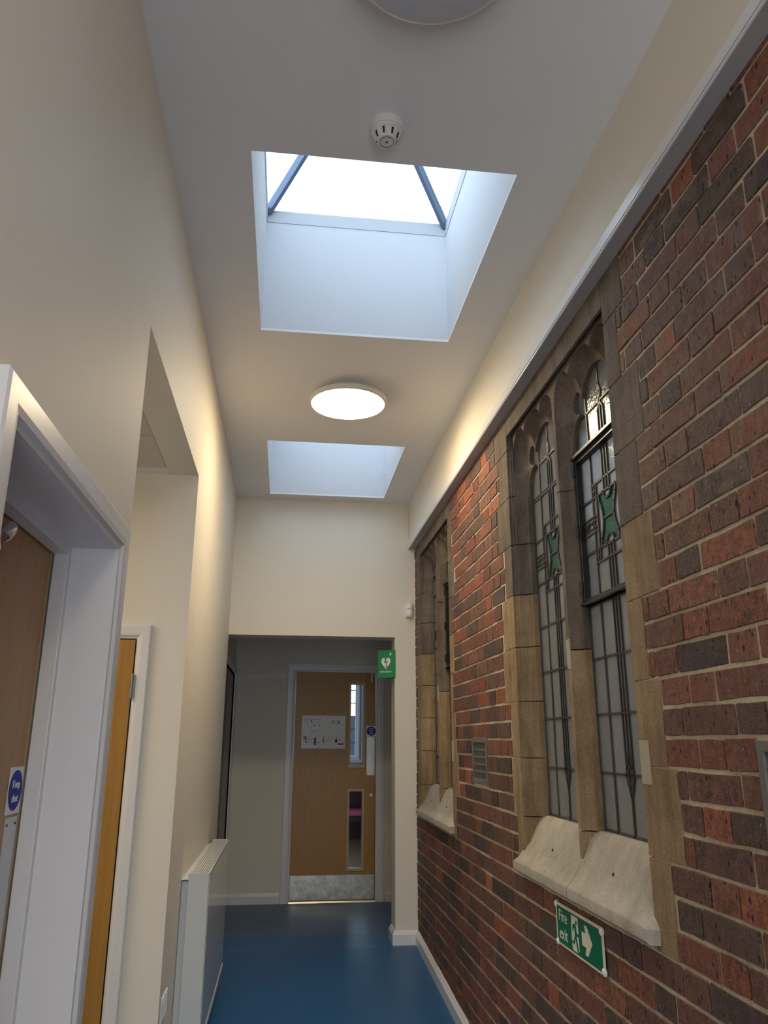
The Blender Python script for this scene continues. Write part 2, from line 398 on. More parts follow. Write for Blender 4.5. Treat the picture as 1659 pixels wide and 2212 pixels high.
SKY = [(-0.1705, 0.6829, 2.0241, 3.1297), (-0.1705, 0.6829, 4.4626, 5.5343), (-0.1705, 0.6829, -0.4145, 0.6911)]
mb = MB()
mb.grid('z', ZC, ZC+0.012, (XL-0.2, 1.3), (YK, YF+0.01), [(s[0], s[1], s[2], s[3]) for s in SKY])
ceil = mb.build('ceiling', M['ceiling']); tag(ceil, kind='structure')
mb = MB(); mb.box(-2.6, 1.9, YF+0.12, YB+0.15, 2.34, 2.42)
tag(mb.build('ceiling', M['ceiling']), kind='structure')

# left wall with the near doorway and the side passage opening
DY0, DY1, DZ = 1.12, 1.885, 1.805
LW = 0.1255
mb = MB(); mb.grid('x', XL-LW, XL, (YK, YF+0.0), (-0.35, ZC+0.02), [(DY0, DY1, -0.4, DZ), (RY0, RY1, -0.4, RZ)])
wl = mb.build('wall_left', M['cream']); tag(wl, kind='structure')
# passage leading off to the left
mb = MB(); mb.box(-2.6, XL-LW+0.0, RY1, RY1+0.1, -0.35, 2.7); mb.box(-2.7, -2.6, RY0-0.3, RY1+0.1, -0.35, 2.7)
mb.box(-2.6, XL-LW, RY0-0.1, RY0, -0.35, 2.7)
pw = mb.build('wall_passage', M['cream']); tag(pw, kind='structure')
mb = MB()
mb.box(-2.6, -0.548, RY0, RY1, RZ+0.03, RZ+0.06); mb.box(-2.6, -0.548, 3.272, RY1, RZ+0.001, RZ+0.03)
pc = mb.build('ceiling', M['ceiling']); tag(pc, kind='structure')
bars = MB()
for ix in range(4):
    x1 = -0.552-ix*0.6; x0 = x1-0.592
    for (ya, yb) in ((2.302, 2.892), (2.902, 3.262), (2.034, 2.292)):
        t = MB(); t.box(x0, x1, ya, yb, RZ+0.004, RZ+0.018); t.build('ceiling_tile', M['tile'], pc)
# far wall with the opening, pillar side slightly proud
mb = MB()
mb.box(XL-LW, XR+0.2, YF, YF+0.19, 2.095, ZC+0.02)
mb.box(0.785, XR+0.3, YF, YF+0.19, -0.1, 2.095)
fw_ = mb.build('wall_far', M['cream'], bevel=0.002); tag(fw_, kind='structure')
# lobby walls
mb = MB(); mb.grid('y', YB, YB+0.13, (-0.6, 1.9), (-0.2, 2.5), [(0.098-0.028, 0.855+0.028, -0.3, 1.992+0.028)])
wb = mb.build('wall_back', M['cream']); tag(wb, kind='structure')
LLX = -0.475
mb = MB(); mb.grid('x', LLX-0.15, LLX, (YF+0.10, YB), (-0.2, 2.5), [(6.15, 7.445, -0.3, 1.955)])
mb.box(XL-LW, LLX-0.15, YF, YF+0.2, -0.2, 2.5)
tag(mb.build('wall_left', M['cream']), kind='structure')
mb = MB(); mb.box(1.30, 1.40, YF+0.19, YB, -0.2, 2.5)
tag(mb.build('wall_right', M['cream']), kind='structure')
mb = MB(); mb.grid('y', YK-0.1, YK, (XL-LW, 1.3), (-0.35, ZC+0.1), [(-0.25, 0.80, -0.2, 2.35)])
tag(mb.build('wall_rear', M['cream']), kind='structure')
# added glazed door, unseen behind the camera, made up to let daylight in
m = MB(); m.grid('y', YK-0.08, YK-0.03, (-0.25, 0.80), (-0.2, 2.35), [(-0.17, 0.72, 0.05, 1.90), (-0.17, 0.72, 1.98, 2.28)])
gd = m.build('added_door_5', M['white']); tag(gd, kind='structure')
m = MB(); m.box(-0.17, 0.72, YK-0.057, YK-0.053, 0.05, 1.90); m.build('glass_pane', M['clear'], gd)
m = MB(); m.box(-0.17, 0.72, YK-0.057, YK-0.053, 1.98, 2.28); m.build('glass_pane', M['clear'], gd)

# bulkhead box above the brick wall, with its painted edge strip
mb = MB(); mb.box(XB, 1.3, YK, YF, ZB+0.012, ZC+0.02)
bk = mb.build('wall_bulkhead', M['cream']); tag(bk, kind='structure')
tr = MB()
tr.box(XB-0.003, XB+0.003, YK, YF-0.002, ZB, ZB+0.046)
tro = tr.build('trim_1', M['trimwhite'], bevel=0.0012); tag(tro, kind='structure')
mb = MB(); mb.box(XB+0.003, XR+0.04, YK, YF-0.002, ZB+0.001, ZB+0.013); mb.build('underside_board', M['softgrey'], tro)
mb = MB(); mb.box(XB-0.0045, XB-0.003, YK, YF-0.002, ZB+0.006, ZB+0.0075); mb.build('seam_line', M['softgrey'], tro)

# ------------------------------------------------------------------ skylights
def skylight(n, s, seen):
    x0, x1, y0, y1 = s; zt = 3.75; th = 0.02
    root = empty('window_%d' % n, ((x0+x1)/2, (y0+y1)/2, zt)); tag(root, kind='structure')
    off = Vector(root.location)
    def B(mbx, name, mat, **k):
        mbx.v = [tuple(Vector(v)-off) for v in mbx.v]; return mbx.build(name, mat, root, **k)
    mb = MB(); mb.grid('z', ZC+0.012, zt, (x0-0.06, x1+0.06), (y0-0.06, y1+0.06), [(x0, x1, y0, y1)])
    B(mb, 'shaft', M['shaft'])
    # small kerb frame under the glass
    mb = MB(); mb.grid('z', zt-0.055, zt+0.01, (x0-0.05, x1+0.05), (y0-0.05, y1+0.05), [(x0+0.003, x1-0.003, y0+0.003, y1-0.003)])
    B(mb, 'kerb_frame', M['kerb'])
    pr = 0.20/0.152; h = (x1-x0)/2*pr; cx = (x0+x1)/2; ra = y0+(x1-x0)/2; rb = y1-(x1-x0)/2; zr = zt+h
    A = [(x0, y0, zt), (x1, y0, zt), (x1, y1, zt), (x0, y1, zt)]; R0 = (cx, ra, zr); R1 = (cx, rb, zr)
    for vs in ([A[0], A[1], R0], [A[1], A[2], R1, R0], [A[2], A[3], R1], [A[3], A[0], R0, R1]):
        c = Vector((0, 0, 0))
        for v in vs: c += Vector(v)
        c /= len(vs); nrm = (Vector(vs[1])-Vector(vs[0])).cross(Vector(vs[2])-Vector(vs[0])).normalized()
        p = MB(); k = len(vs); q = [Vector(v)+nrm*0.006 for v in vs]
        p.add([*vs, *q], [tuple(range(k)), tuple(range(2*k-1, k-1, -1))]+[(i, (i+1) % k, (i+1) % k+k, i+k) for i in range(k)])
        B(p, 'glass_pane', M['clear'])
    for a, b in ((A[0], R0), (A[1], R0), (A[2], R1), (A[3], R1), (R0, R1)):
        p = MB(); va, vb = Vector(a), Vector(b); d = (vb-va).normalized(); sd = d.cross(Vector((0, 0, 1))).normalized(); up = sd.cross(d)
        vs = []
        for e in (va, vb): vs += [e+sd*0.009-up*0.026, e-sd*0.009-up*0.026, e-sd*0.015+up*0.012, e+sd*0.015+up*0.012]
        p.add(vs, [(0,1,2,3),(7,6,5,4),(0,4,5,1),(1,5,6,2),(2,6,7,3),(3,7,4,0)])
        B(p, 'glazing_bar', M['greysash'])
M['kerb'] = plain('kerb_paint', (0.56, 0.57, 0.60), 0.7)
M['shaft'] = plain('skylight_shaft_paint', (0.66, 0.67, 0.70), 0.75, nscale=120, nstr=0.05, var=0.01)
skylight(3, SKY[0], True); skylight(4, SKY[1], True); skylight(5, SKY[2], False)  # the last skylight is unseen, added for light on the near ceiling

# ------------------------------------------------------------------ brick wall
CZ, CP = 0.9355, 0.0726
BX = 1.30
W1 = (2.043, 3.135); W2 = (4.452, 5.452)
ZB0 = 0.863; QZ = [ZB0+0.0726*3*i for i in range(9)]      # quoin joints
N1 = [1.930, 1.852, 1.897, 1.953, 1.850, 1.900, 1.847, 1.953, 1.900]
F1 = [3.214, 3.256, 3.240, 3.322, 3.300, 3.240, 3.333, 3.280, 3.333]
N2 = [4.362, 4.290, 4.343, 4.385, 4.343, 4.378, 4.300, 4.350, 4.365]
F2 = [5.600, 5.575, 5.600, 5.585, 5.600, 5.580, 5.600, 5.585, 5.600]
VENTS = [(3.660, 3.945, 1.168, 1.378), (1.225, 1.505, 1.150, 1.364)]
def block_i(z):
    for i in range(8):
        if z < QZ[i+1]: return i
    return 8
wr = MB()
wr.grid('x', XR+0.0035, BX, (YK, YF), (-0.35, ZB+0.012), [(W1[0]-0.02, W1[1]+0.02, 0.884, 2.70), (W2[0]-0.02, W2[1]+0.02, 0.884, 2.70)]
        +[(v[0]+0.02, v[1]-0.02, v[2]+0.02, v[3]-0.02) for v in VENTS])
wro = wr.build('wall_right', M['mortar']); tag(wro, kind='structure')

def set_tint(me, vals):
    a = me.attributes.new('tint', 'FLOAT_COLOR', 'POINT')
    a.data.foreach_set('color', [c for v in vals for c in v])
rng = random.Random(11)
def brick_geo(y0, y1, z0, z1, rg):
    """irregular rounded face plus sides, centred at its own middle; returns verts, faces"""
    cy, cz = (y0+y1)/2, (z0+z1)/2; hy, hz = (y1-y0)/2, (z1-z0)/2
    ch = min(0.0034, hy*0.4)
    P = [(-hy+ch*rg.uniform(.4, 1.2), -hz), (0+rg.uniform(-.3, .3)*hy, -hz), (hy-ch*rg.uniform(.4, 1.2), -hz), (hy, -hz+ch*rg.uniform(.4, 1.2)),
         (hy, hz-ch*rg.uniform(.4, 1.2)), (hy-ch*rg.uniform(.4, 1.2), hz), (0+rg.uniform(-.3, .3)*hy, hz), (-hy+ch*rg.uniform(.4, 1.2), hz),
         (-hy, hz-ch*rg.uniform(.4, 1.2)), (-hy, -hz+ch*rg.uniform(.4, 1.2))]
    P = [(a+rg.uniform(-.0020, .0010)*(1 if a > 0 else -1), b+rg.uniform(-.0024, .0010)*(1 if b > 0 else -1)) for a, b in P]
    px = rg.uniform(-0.0022, 0.0016); n = len(P)
    ty, tz = rg.uniform(-.012, .012), rg.uniform(-.02, .02)
    vs = []
    for a, b in P:                                  # face ring, slightly inset
        s = 0.0011; vs.append((px+a*ty+b*tz, a-math.copysign(min(s, abs(a)), a) if abs(a) > .01 else a, b-math.copysign(s, b)))
    for a, b in P: vs.append((px+0.0018, a, b))
    for a, b in P: vs.append((0.014, a, b))
    fs = [tuple(range(n))]
    for k in (0, n): fs += [(k+i, k+(i+1) % n, k+n+(i+1) % n, k+n+i) for i in range(n)]
    return vs, fs, (XR, cy, cz)
bricks = []
PB = 0.337
for k in range(-17, 26):
    z0 = CZ+CP*k+0.0040; z1 = CZ+CP*(k+1)-0.0040
    if z0 > ZB: break
    z1 = min(z1, ZB+0.004)
    if z1-z0 < 0.012: continue
    zm = (z0+z1)/2
    cuts = [(YF, 99)]
    if zm > ZB0:
        i = block_i(zm); cuts += [(N1[i]-0.006, F1[i]+0.006), (N2[i]-0.006, F2[i]+0.006)]
    for v in VENTS:
        if v[2]-0.02 < zm < v[3]+0.02: cuts.append((v[0]-0.004, v[1]+0.004))
    base = 1.6875 if k % 2 == 0 else 1.52         # stretcher centres
    base -= PB*14
    j = 0; y = base-PB/2-0.0565
    segs = []
    jit = rng.uniform(-.006, .006)
    while y < YF:
        # header then stretcher
        segs.append((y+jit, y+0.113+jit)); segs.append((y+0.113+jit, y+PB+jit)); y += PB
    # merge with openings
    for a, b in segs:
        a += 0.003+rng.uniform(-.001, .002); b -= 0.003+rng.uniform(-.001, .002)
        if b < -1.2 or a > YF: continue
        pieces = [(a, b)]
        for c0, c1 in cuts:
            nxt = []
            for (p, q) in pieces:
                if q <= c0 or p >= c1: nxt.append((p, q)); continue
                if p < c0: nxt.append((p, c0))
                if q > c1: nxt.append((c1, q))
            pieces = nxt
        for p, q in pieces:
            if q-p > 0.022 and z1 > fz((p+q)/2)-0.02: bricks.append((p, q, z0, z1))
def tint_of(rg, y, z):
    r = rg.random()
    t = rg.gauss(0.50, 0.17)
    if r < 0.20: t = rg.uniform(0.02, 0.22)
    elif r > 0.94: t = rg.uniform(0.8, 1.0)
    if y > 3.2 and z > 1.9: t += 0.16*rg.random()
    if 0.45 < z < 0.88 and y < 3.2: t += 0.05
    bl = rg.uniform(0.0, 0.55)+(0.5 if z > 1.9 and y < 3.3 else 0.0)*rg.uniform(.5, 1)
    return (max(0, min(1, t)), rg.uniform(0.15, 0.75), min(1, bl), 1)
CAMP = Vector((0, 0, EYE))
def in_view(y, z):
    d = Vector((XR, y, z))-CAMP
    pitch, yaw = 0.2889, 0.1231
    f = Vector((math.sin(yaw)*math.cos(pitch), math.cos(yaw)*math.cos(pitch), math.sin(pitch)))
    r = Vector((math.cos(yaw), -math.sin(yaw), 0)); u = r.cross(f); dz = d.dot(f)
    if dz < 0.1: return 0
    px = 829.5+1666.8*d.dot(r)/dz; py = 1106-1666.8*d.dot(u)/dz
    if px < 0 or px > 1659 or py < 0 or py > 2212: return 0
    return 1/d.length**3
order = sorted(range(len(bricks)), key=lambda i: -in_view((bricks[i][0]+bricks[i][1])/2, (bricks[i][2]+bricks[i][3])/2)*(bricks[i][1]-bricks[i][0]))
single = set(order[:300])
rest = MB(); rest_t = []
for i, (p, q, z0, z1) in enumerate(bricks):
    vs, fs, c = brick_geo(p, q, z0, z1, rng); t = tint_of(rng, (p+q)/2, (z0+z1)/2)
    if i in single:
        me = bpy.data.meshes.new('brick'); me.from_pydata(vs, [], fs); set_tint(me, [t]*len(vs))
        link('brick', me, M['brick'], wro, c)
    else:
        rest.add([(v[0]+c[0], v[1]+c[1], v[2]+c[2]) for v in vs], fs); rest_t += [t]*len(vs)
me = bpy.data.meshes.new('brickwork'); me.from_pydata(rest.v, [], rest.f); set_tint(me, rest_t)
tag(link('brickwork', me, M['brick'], wro), kind='stuff')
mb = MB(); mb.box(XR, XR+0.01, YK, -1.1, -0.3, ZB); mb.build('plain_brick_facing', M['brick'], wro)

# ------------------------------------------------------------------ stone windows
def hollow(n=5): return [(math.sin(PI/2*i/n), 1-math.cos(PI/2*i/n)) for i in range(n+1)]
HX0, HX1, XG, XBK = 0.963, 1.006, 1.034, 1.046
def stone_obj(mbx, name, mat, parent, off, t=0.0, bevel=0.0015, smooth=False):
    mbx.v = [tuple(Vector(v)-off) for v in mbx.v]
    o = mbx.build(name, mat, parent, bevel=bevel, smooth=smooth)
    set_tint(o.data, [(t, 0, 0, 1)]*len(o.data.vertices)); return o
def ribbon(mbx, pts, w, x0, x1):
    for (a, b) in zip(pts, pts[1:]):
        d = Vector((b[0]-a[0], b[1]-a[1])); L_ = d.length
        if L_ < 1e-6: continue
        d /= L_; n = Vector((-d.y, d.x))*w/2; e = d*w*0.25
        q = [(a[0]-e.x+n.x, a[1]-e.y+n.y), (b[0]+e.x+n.x, b[1]+e.y+n.y), (b[0]+e.x-n.x, b[1]+e.y-n.y), (a[0]-e.x-n.x, a[1]-e.y-n.y)]
        q2 = [((p[0]+c[0])/2*1.0+(p[0]-c[0])*0.0, 0) for p, c in zip(q, q)]
        mbx.prism(q, 'x', x0, x1)
def arc(cx, cz, r, a0, a1, n=8):
    return [(cx+r*math.cos(math.radians(a0+(a1-a0)*i/n)), cz+r*math.sin(math.radians(a0+(a1-a0)*i/n))) for i in range(n+1)]

def stone_window(n, Y0, Y1, near, far, casement, seed):
    rg = random.Random(seed)
    root = empty('window_%d' % n, (XR, (Y0+Y1)/2, 0.88)); tag(root, kind='structure'); off = Vector(root.location)
    A, Bm = 0.056, 0.046
    GW = (Y1-Y0-2*A-2*Bm)/2; Ym = (Y0+Y1)/2
    ZT = 2.672; ZS = 2.235
    def prof(step, arris, sgn, outer, splay):
        """jamb cross-section; offsets grow into the opening"""
        P = [(XR, outer), (XR, arris), (0.950, arris), (0.950, arris+sgn*0.012), (0.958, arris+sgn*0.012), (0.958, arris+sgn*0.020), (HX0, arris+sgn*0.020)]
        if splay: P += [(HX0+(HX1-HX0)*s, arris+sgn*(0.020+(A-0.020)*c)) for s, c in hollow(4)[1:]]+[(XBK, arris+sgn*A)]
        else: P += [(XBK, arris+sgn*0.020)]
        return P+[(XBK, outer)]
    g = 0.0018
    for side, outs, arris, sgn in ((0, near, Y0, 1), (1, far, Y1, -1)):
        for i in range(8):
            za, zb = QZ[i]+g, QZ[i+1]-g
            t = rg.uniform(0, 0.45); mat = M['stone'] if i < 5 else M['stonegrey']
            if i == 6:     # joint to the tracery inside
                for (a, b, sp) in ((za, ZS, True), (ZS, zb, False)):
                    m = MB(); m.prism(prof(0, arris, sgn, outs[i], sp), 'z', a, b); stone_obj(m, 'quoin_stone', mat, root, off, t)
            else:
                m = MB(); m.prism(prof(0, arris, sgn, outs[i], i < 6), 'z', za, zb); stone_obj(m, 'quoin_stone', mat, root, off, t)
    # lintel
    LP = [(XR, ZB+0.01), (XR, ZT), (0.950, ZT), (0.950, ZT+0.012), (0.958, ZT+0.012), (0.958, ZT+0.020), (XBK, ZT+0.020), (XBK, ZB+0.01)]
    for (a, b) in ((Y0, Ym-0.1), (Ym-0.1, Y1)):
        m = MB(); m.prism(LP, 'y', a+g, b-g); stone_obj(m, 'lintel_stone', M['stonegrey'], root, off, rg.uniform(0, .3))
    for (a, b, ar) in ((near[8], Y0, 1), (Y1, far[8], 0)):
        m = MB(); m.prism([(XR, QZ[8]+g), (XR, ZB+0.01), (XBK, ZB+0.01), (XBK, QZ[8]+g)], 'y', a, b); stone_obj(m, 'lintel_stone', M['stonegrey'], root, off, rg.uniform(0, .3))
    # mullion
    MP = [(HX0, Ym-0.015)]+[(HX0+(HX1-HX0)*s, Ym-0.015-(Bm-0.015)*c) for s, c in hollow(4)[1:]]+[(XBK, Ym-Bm)]
    MP = MP+[(x, 2*Ym-y) for x, y in reversed(MP)]
    for a, b in ((0.95, 1.085), (1.085, 1.663), (1.663, ZS)):
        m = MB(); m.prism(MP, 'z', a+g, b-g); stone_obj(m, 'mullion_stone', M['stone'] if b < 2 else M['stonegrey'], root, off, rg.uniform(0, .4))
    # sill
    SP = [(XBK, 0.90), (XBK, 1.088), (1.012, 1.088), (0.998, 1.074), (0.985, 1.052), (0.972, 1.022), (0.960, 0.995), (0.948, 0.972), (0.935, 0.950),
          (0.922, 0.934), (0.906, 0.920), (0.905, 0.917), (0.906, 0.888), (0.914, 0.880), (0.955, 0.880)]
    for a, b, ea, eb in ((Y0-0.030, Ym-g, 1, 0), (Ym+g, Y1+0.066, 0, 1)):
        m = MB(); st = []
        def station(y, drop, inset):
            return [(x, y+inset*max(0, min(1, (XR-x)/0.032)), (min(z, 0.915) if drop and x < XR+0.012 else z)) for x, z in SP]
        if ea: st.append(station(a, True, 0.017)); st.append(station(a+0.038, False, 0))
        else: st.append(station(a, False, 0))
        if eb: st.append(station(b-0.038, False, 0)); st.append(station(b, True, -0.017))
        else: st.append(station(b, False, 0))
        k = len(SP); ns = len(st)
        m.add([v for r in st for v in r], [tuple(range(k)), tuple(range(ns*k-1, (ns-1)*k-1, -1))]+[(r*k+i, (r+1)*k+i, (r+1)*k+(i+1) % k, r*k+(i+1) % k) for r in range(ns-1) for i in range(k)])
        stone_obj(m, 'sill_stone', M['sill'], root, off, rg.uniform(0, .06), bevel=0, smooth=True)
    for yy in ((Y0+0.02+Ym)/2, (Y1-0.02+Ym)/2):
        m = MB(); m.tube([(0.953, yy, 0.9905), (0.9575, yy, 0.9985)], [0.0028, 0.002], 8); m.v = [tuple(Vector(v)-off) for v in m.v]; m.build('drain_hole', M['dark'], root)
    # pale repairs let into the stone
    for (x0, x1, ya, yb, za, zb) in ((HX0-0.0012, HX0+0.002, Ym-0.0155, Ym+0.0155, 1.60, 1.70), (XR-0.0012, XR+0.002, Y0-0.055, Y0-0.001, 1.255, 1.365)):
        m = MB(); m.box(x0, x1, ya, yb, za, zb); stone_obj(m, 'repair_patch', M['patch'], root, off, 0, 0.0005)
    # tracery heads
    c = GW/2
    hb = [(0, ZS), (0, 2.36), (0, 2.405), (0.006, 2.432), (0.019, 2.456), (0.036, 2.474), (0.056, 2.485), (0.079, 2.490),
          (0.072, 2.499), (0.046, 2.504), (0.029, 2.518), (0.023, 2.540), (0.028, 2.566), (0.044, 2.585), (0.066, 2.588), (0.090, 2.572), (0.107, 2.542),
          (0.113, 2.560), (0.128, 2.583), (0.150, 2.602), (0.178, 2.614), (0.203, 2.620), (c, 2.622)]
    hb = [(s_*(GW/0.444) if s_ < 0.21 else s_, z) for s_, z in hb]
    def front(dl):
        w_ = GW/.444
        hf = [(-dl, ZS), (-dl, 2.36), (-dl, 2.405), (-dl, 2.425), (-dl, 2.442), (-dl, 2.456), (-dl, 2.468), (-dl+0.002, 2.480),
              (-dl+0.001, 2.494), (-dl, 2.522), (-dl, 2.555), (-dl+0.001, 2.590), (-dl+0.010, 2.625), (-dl+0.036, 2.652), (0.040*w_, 2.666), (0.088*w_, 2.660), (0.120*w_, 2.630),
              (0.132*w_, 2.645), (0.150*w_, 2.657), (0.170*w_, 2.664), (0.190*w_, 2.667), (0.208*w_, 2.668), (c, 2.669)]
        return hf
    for li, (ya, sgn) in enumerate(((Y1-A, -1), (Ym-Bm, -1))):
        dl0, dl1 = (0.036, 0.031) if li == 0 else (0.031, 0.036)
        F = front(dl0)+[(GW-s, z) for s, z in reversed(front(dl1)[:-1])]
        Bc = hb+[(GW-s, z) for s, z in reversed(hb[:-1])]
        steps = hollow(6); rows = []
        for sx, cx_ in steps:
            rows.append([(HX0+((HX1 if b[1] < 2.40 else 1.016)-HX0)*sx, ya-(f[0]+(b[0]-f[0])*cx_), f[1]+(b[1]-f[1])*cx_) for f, b in zip(F, Bc)])
        rows.append([(XBK, ya-b[0], b[1]) for b in Bc])
        top = [(HX0, ya-f[0], ZT+0.021) for f in F]
        vs = top+[v for r in rows for v in r]; k = len(F); fs = []
        for r in range(len(rows)):
            for i in range(k-1): fs.append((r*k+i, r*k+i+1, (r+1)*k+i+1, (r+1)*k+i))
        # back plate closing the stone
        bk0 = len(vs); vs += [(XBK, ya-f[0], ZT+0.021) for f in F]
        last = len(rows)*k
        for i in range(k-1): fs.append((last+i, last+i+1, bk0+i+1, bk0+i))
        m = MB(); m.add(vs, fs)
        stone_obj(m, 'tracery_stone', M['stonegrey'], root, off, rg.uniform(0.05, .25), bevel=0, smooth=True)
    # mullion head (between the two heads)
    MH = [(HX0, Ym-0.0152), (XBK, Ym-Bm), (XBK, Ym+Bm), (HX0, Ym+0.0152)]
    m = MB(); m.prism(MH, 'z', ZS+g, ZT+0.02); stone_obj(m, 'mullion_stone', M['stonegrey'], root, off, 0.2, bevel=0.001)
    # leaded lights
    q = GW/0.444
    cL, c1, c2, c3, cR = 0.103*q, 0.200*q, 0.2225*q, 0.245*q, 0.341*q
    zb0 = 1.089
    for li, ya in enumerate((Y1-A, Ym-Bm)):
        lead = MB(); X0, X1 = XG-0.006, XG+0.004
        def rib(pts, w=0.0075): ribbon(lead, [(ya-s, z) for s, z in pts], w, X0, X1)
        rib([(0.003, zb0), (0.003, 2.48)], 0.010); rib([(GW-0.003, zb0), (GW-0.003, 2.48)], 0.010); rib([(0, zb0+0.003), (GW, zb0+0.003)], 0.010)
        for z in (1.265, 1.446, 1.626, 1.806, 1.984, 2.166, 2.345): 
            if z == 1.265: rib([(0, z), (c2-0.029*q, z)]); rib([(c2+0.029*q, z), (GW, z)])
            else: rib([(0, z), (GW, z)])
        if not (casement and li == 1): rib([(0, 2.356), (GW, 2.356)], 0.006)
        for z in (1.940, 2.212): rib([(cL, z), (cR, z)])
        for s in (cL, cR): rib([(s, zb0), (s, 2.42)])
        # triple centre leads
        for s in (c1, c3): rib([(c2, 1.205), (c2+(s-c2)*0.55, 1.24), (s, 1.30), (s, 1.984)], 0.006); rib([(s, 2.166), (s, 2.455), (c2, 2.485)], 0.006)
        rib([(c2, zb0), (c2, 1.205)]); rib([(c2, 1.325), (c2, 1.984)], 0.005); rib([(c2, 2.166), (c2, 2.63)], 0.006)
        for dw, dh in ((0.029*q, 0.066), (0.013*q, 0.034)):
            rib([(c2-dw, 1.265), (c2, 1.265+dh), (c2+dw, 1.265), (c2, 1.265-dh), (c2-dw, 1.265)], 0.006)
        # little ladders beside the centre
        for s0 in (cL, cR-0.034*q):
            for z0 in (1.940, 2.166):
                rib([(s0+0.017*q, z0), (s0+0.017*q, z0+0.046)], 0.005); rib([(s0+0.034*q, z0), (s0+0.034*q, z0+0.046)], 0.005); rib([(s0, z0+0.023), (s0+0.034*q, z0+0.023)], 0.005)
        # vase
        vl = [(c2-0.072*q, 2.166), (c2-0.066*q, 2.14), (c2-0.050*q, 2.11), (c2-0.043*q, 2.075), (c2-0.050*q, 2.04), (c2-0.066*q, 2.01), (c2-0.072*q, 1.984)]
        vr = [(2*c2-s, z) for s, z in vl]
        rib(vl, 0.008); rib(vr, 0.008); rib([(vl[3][0], 2.075), (vr[3][0], 2.075)], 0.007)
        rib(arc(c2, 2.166, 0.030*q, 180, 360), 0.008); rib(arc(c2, 1.984, 0.030*q, 0, 180), 0.008)
        for s in (c2-0.087*q, c2+0.087*q): rib([(s, 1.984), (s, 2.166)])
        for (s0, s1) in ((0, c2-0.087*q), (c2+0.087*q, GW)):
            for z in (2.048, 2.064, 2.086, 2.102): rib([(s0, z), (s1, z)], 0.0055)
            mid = (s0+s1)/2; rib([(s0+0.02*q, 2.064), (mid, 2.086), (s1-0.03*q, 2.064)], 0.004)
        # head pattern
        rib([(0, 2.485), (GW, 2.485)], 0.007)
        for s_ in (cL, cR): rib([(s_, 2.42), (s_, 2.56)], 0.006)
        rib([(c2, 2.488), (c2-0.013*q, 2.516), (c2, 2.552), (c2+0.013*q, 2.516), (c2, 2.488)], 0.006)
        lead.v = [tuple(Vector(v)-off) for v in lead.v]; lead.build('lead_cames', M['lead'], root, merge=False)
        # panes: each one a thin slab set a touch off true
        def pane(s0, s1, z0, z1, mat='obscure', poly=None):
            p = MB(); cy, cz = ya-(s0+s1)/2, (z0+z1)/2
            if poly: p.prism([(ya-s-cy, z-cz) for s, z in poly], 'x', -0.0012, 0.0012)
            else: p.box(-0.0012, 0.0012, -(s1-s0)/2, (s1-s0)/2, -(z1-z0)/2, (z1-z0)/2)
            o = p.build('glass_pane', M[mat], root, Vector((XG, cy, cz))-off)
            o.rotation_euler = (0, rg.uniform(-.010, .010), rg.uniform(-.012, .012)); return o
        rows = [1.265, 1.446, 1.626, 1.806, 1.984]
        for s0, s1 in ((0, cL), (cL, c2), (c2, cR), (cR, GW)): pane(s0, s1, zb0, 1.265)
        for z0, z1 in list(zip(rows, rows[1:]))+[(2.166, 2.345)]:
            for s0, s1 in ((0, cL), (cL, c1), (c1, c3), (c3, cR), (cR, GW)): pane(s0, s1, z0, z1)
        for s0, s1 in ((0, c2-0.087*q), (c2+0.087*q, GW)):
            pane(s0, s1, 1.984, 2.056); pane(s0, s1, 2.056, 2.094); pane(s0, s1, 2.094, 2.166)
        a_ = c2-0.087*q; b_ = c2+0.087*q
        pane(a_, c2, 1.984, 2.166, poly=[(a_, 1.984)]+[(s, z) for s, z in reversed(vl)]+[(a_, 2.166)])
        pane(c2, b_, 1.984, 2.166, poly=[(b_, 2.166)]+[(s, z) for s, z in vr]+[(b_, 1.984)])
        lo = [vl[3]]+vl[4:]+arc(c2, 1.984, 0.030*q, 180, 0)+list(reversed(vr[4:]))+[vr[3]]
        hi = vl[:4]+list(reversed(vr[:4]))+arc(c2, 2.166, 0.030*q, 360, 180)
        pane(vl[0][0], vr[0][0], 1.984, 2.075, 'greenglass', lo); pane(vl[0][0], vr[0][0], 2.075, 2.166, 'greenglass', hi)
        pane(c2-.03*q, c2+.03*q, 2.13, 2.166, poly=arc(c2, 2.166, 0.030*q, 180, 360)); pane(c2-.03*q, c2+.03*q, 1.984, 2.014, poly=arc(c2, 1.984, 0.030*q, 0, 180))
        for s0, s1 in ((0, cL), (cL, c2), (c2, cR), (cR, GW)): pane(s0, s1, 2.345, 2.64)
        d = MB(); d.v = []; cy = ya-c2
        dd = MB(); dd.prism([(0.012*q, 0), (0, 0.031), (-0.012*q, 0), (0, -0.031)], 'x', -0.001, 0.001); dd.build('coloured_diamond', M['redglass'], root, Vector((XG-0.0035, cy, 1.265))-off)
        dd = MB(); dd.prism([(0.027*q, 0), (0, 0.062), (-0.027*q, 0), (0, -0.062)], 'x', -0.001, 0.001); dd.build('coloured_diamond', M['greenglass'], root, Vector((XG-0.002, cy, 1.265))-off)
        if casement and li == 1:
            cs = MB(); y_a, y_b = ya-0.001, ya-GW+0.001
            x0, x1 = XG-0.024, XG+0.002
            cs.grid('x', x0, x1, (y_b, y_a), (1.806, 2.350), [(y_b+0.016, y_a-0.016, 1.828, 2.322)])
            cs.prism([(x0-0.012, 2.338), (x0-0.012, 2.350), (x1, 2.372), (x1, 2.338)], 'y', y_b, y_a)
            cs.prism([(x0-0.010, 1.806), (x0-0.010, 1.815), (x1, 1.832), (x1, 1.806)], 'y', y_b, y_a)
            cs.v = [tuple(Vector(v)-off) for v in cs.v]
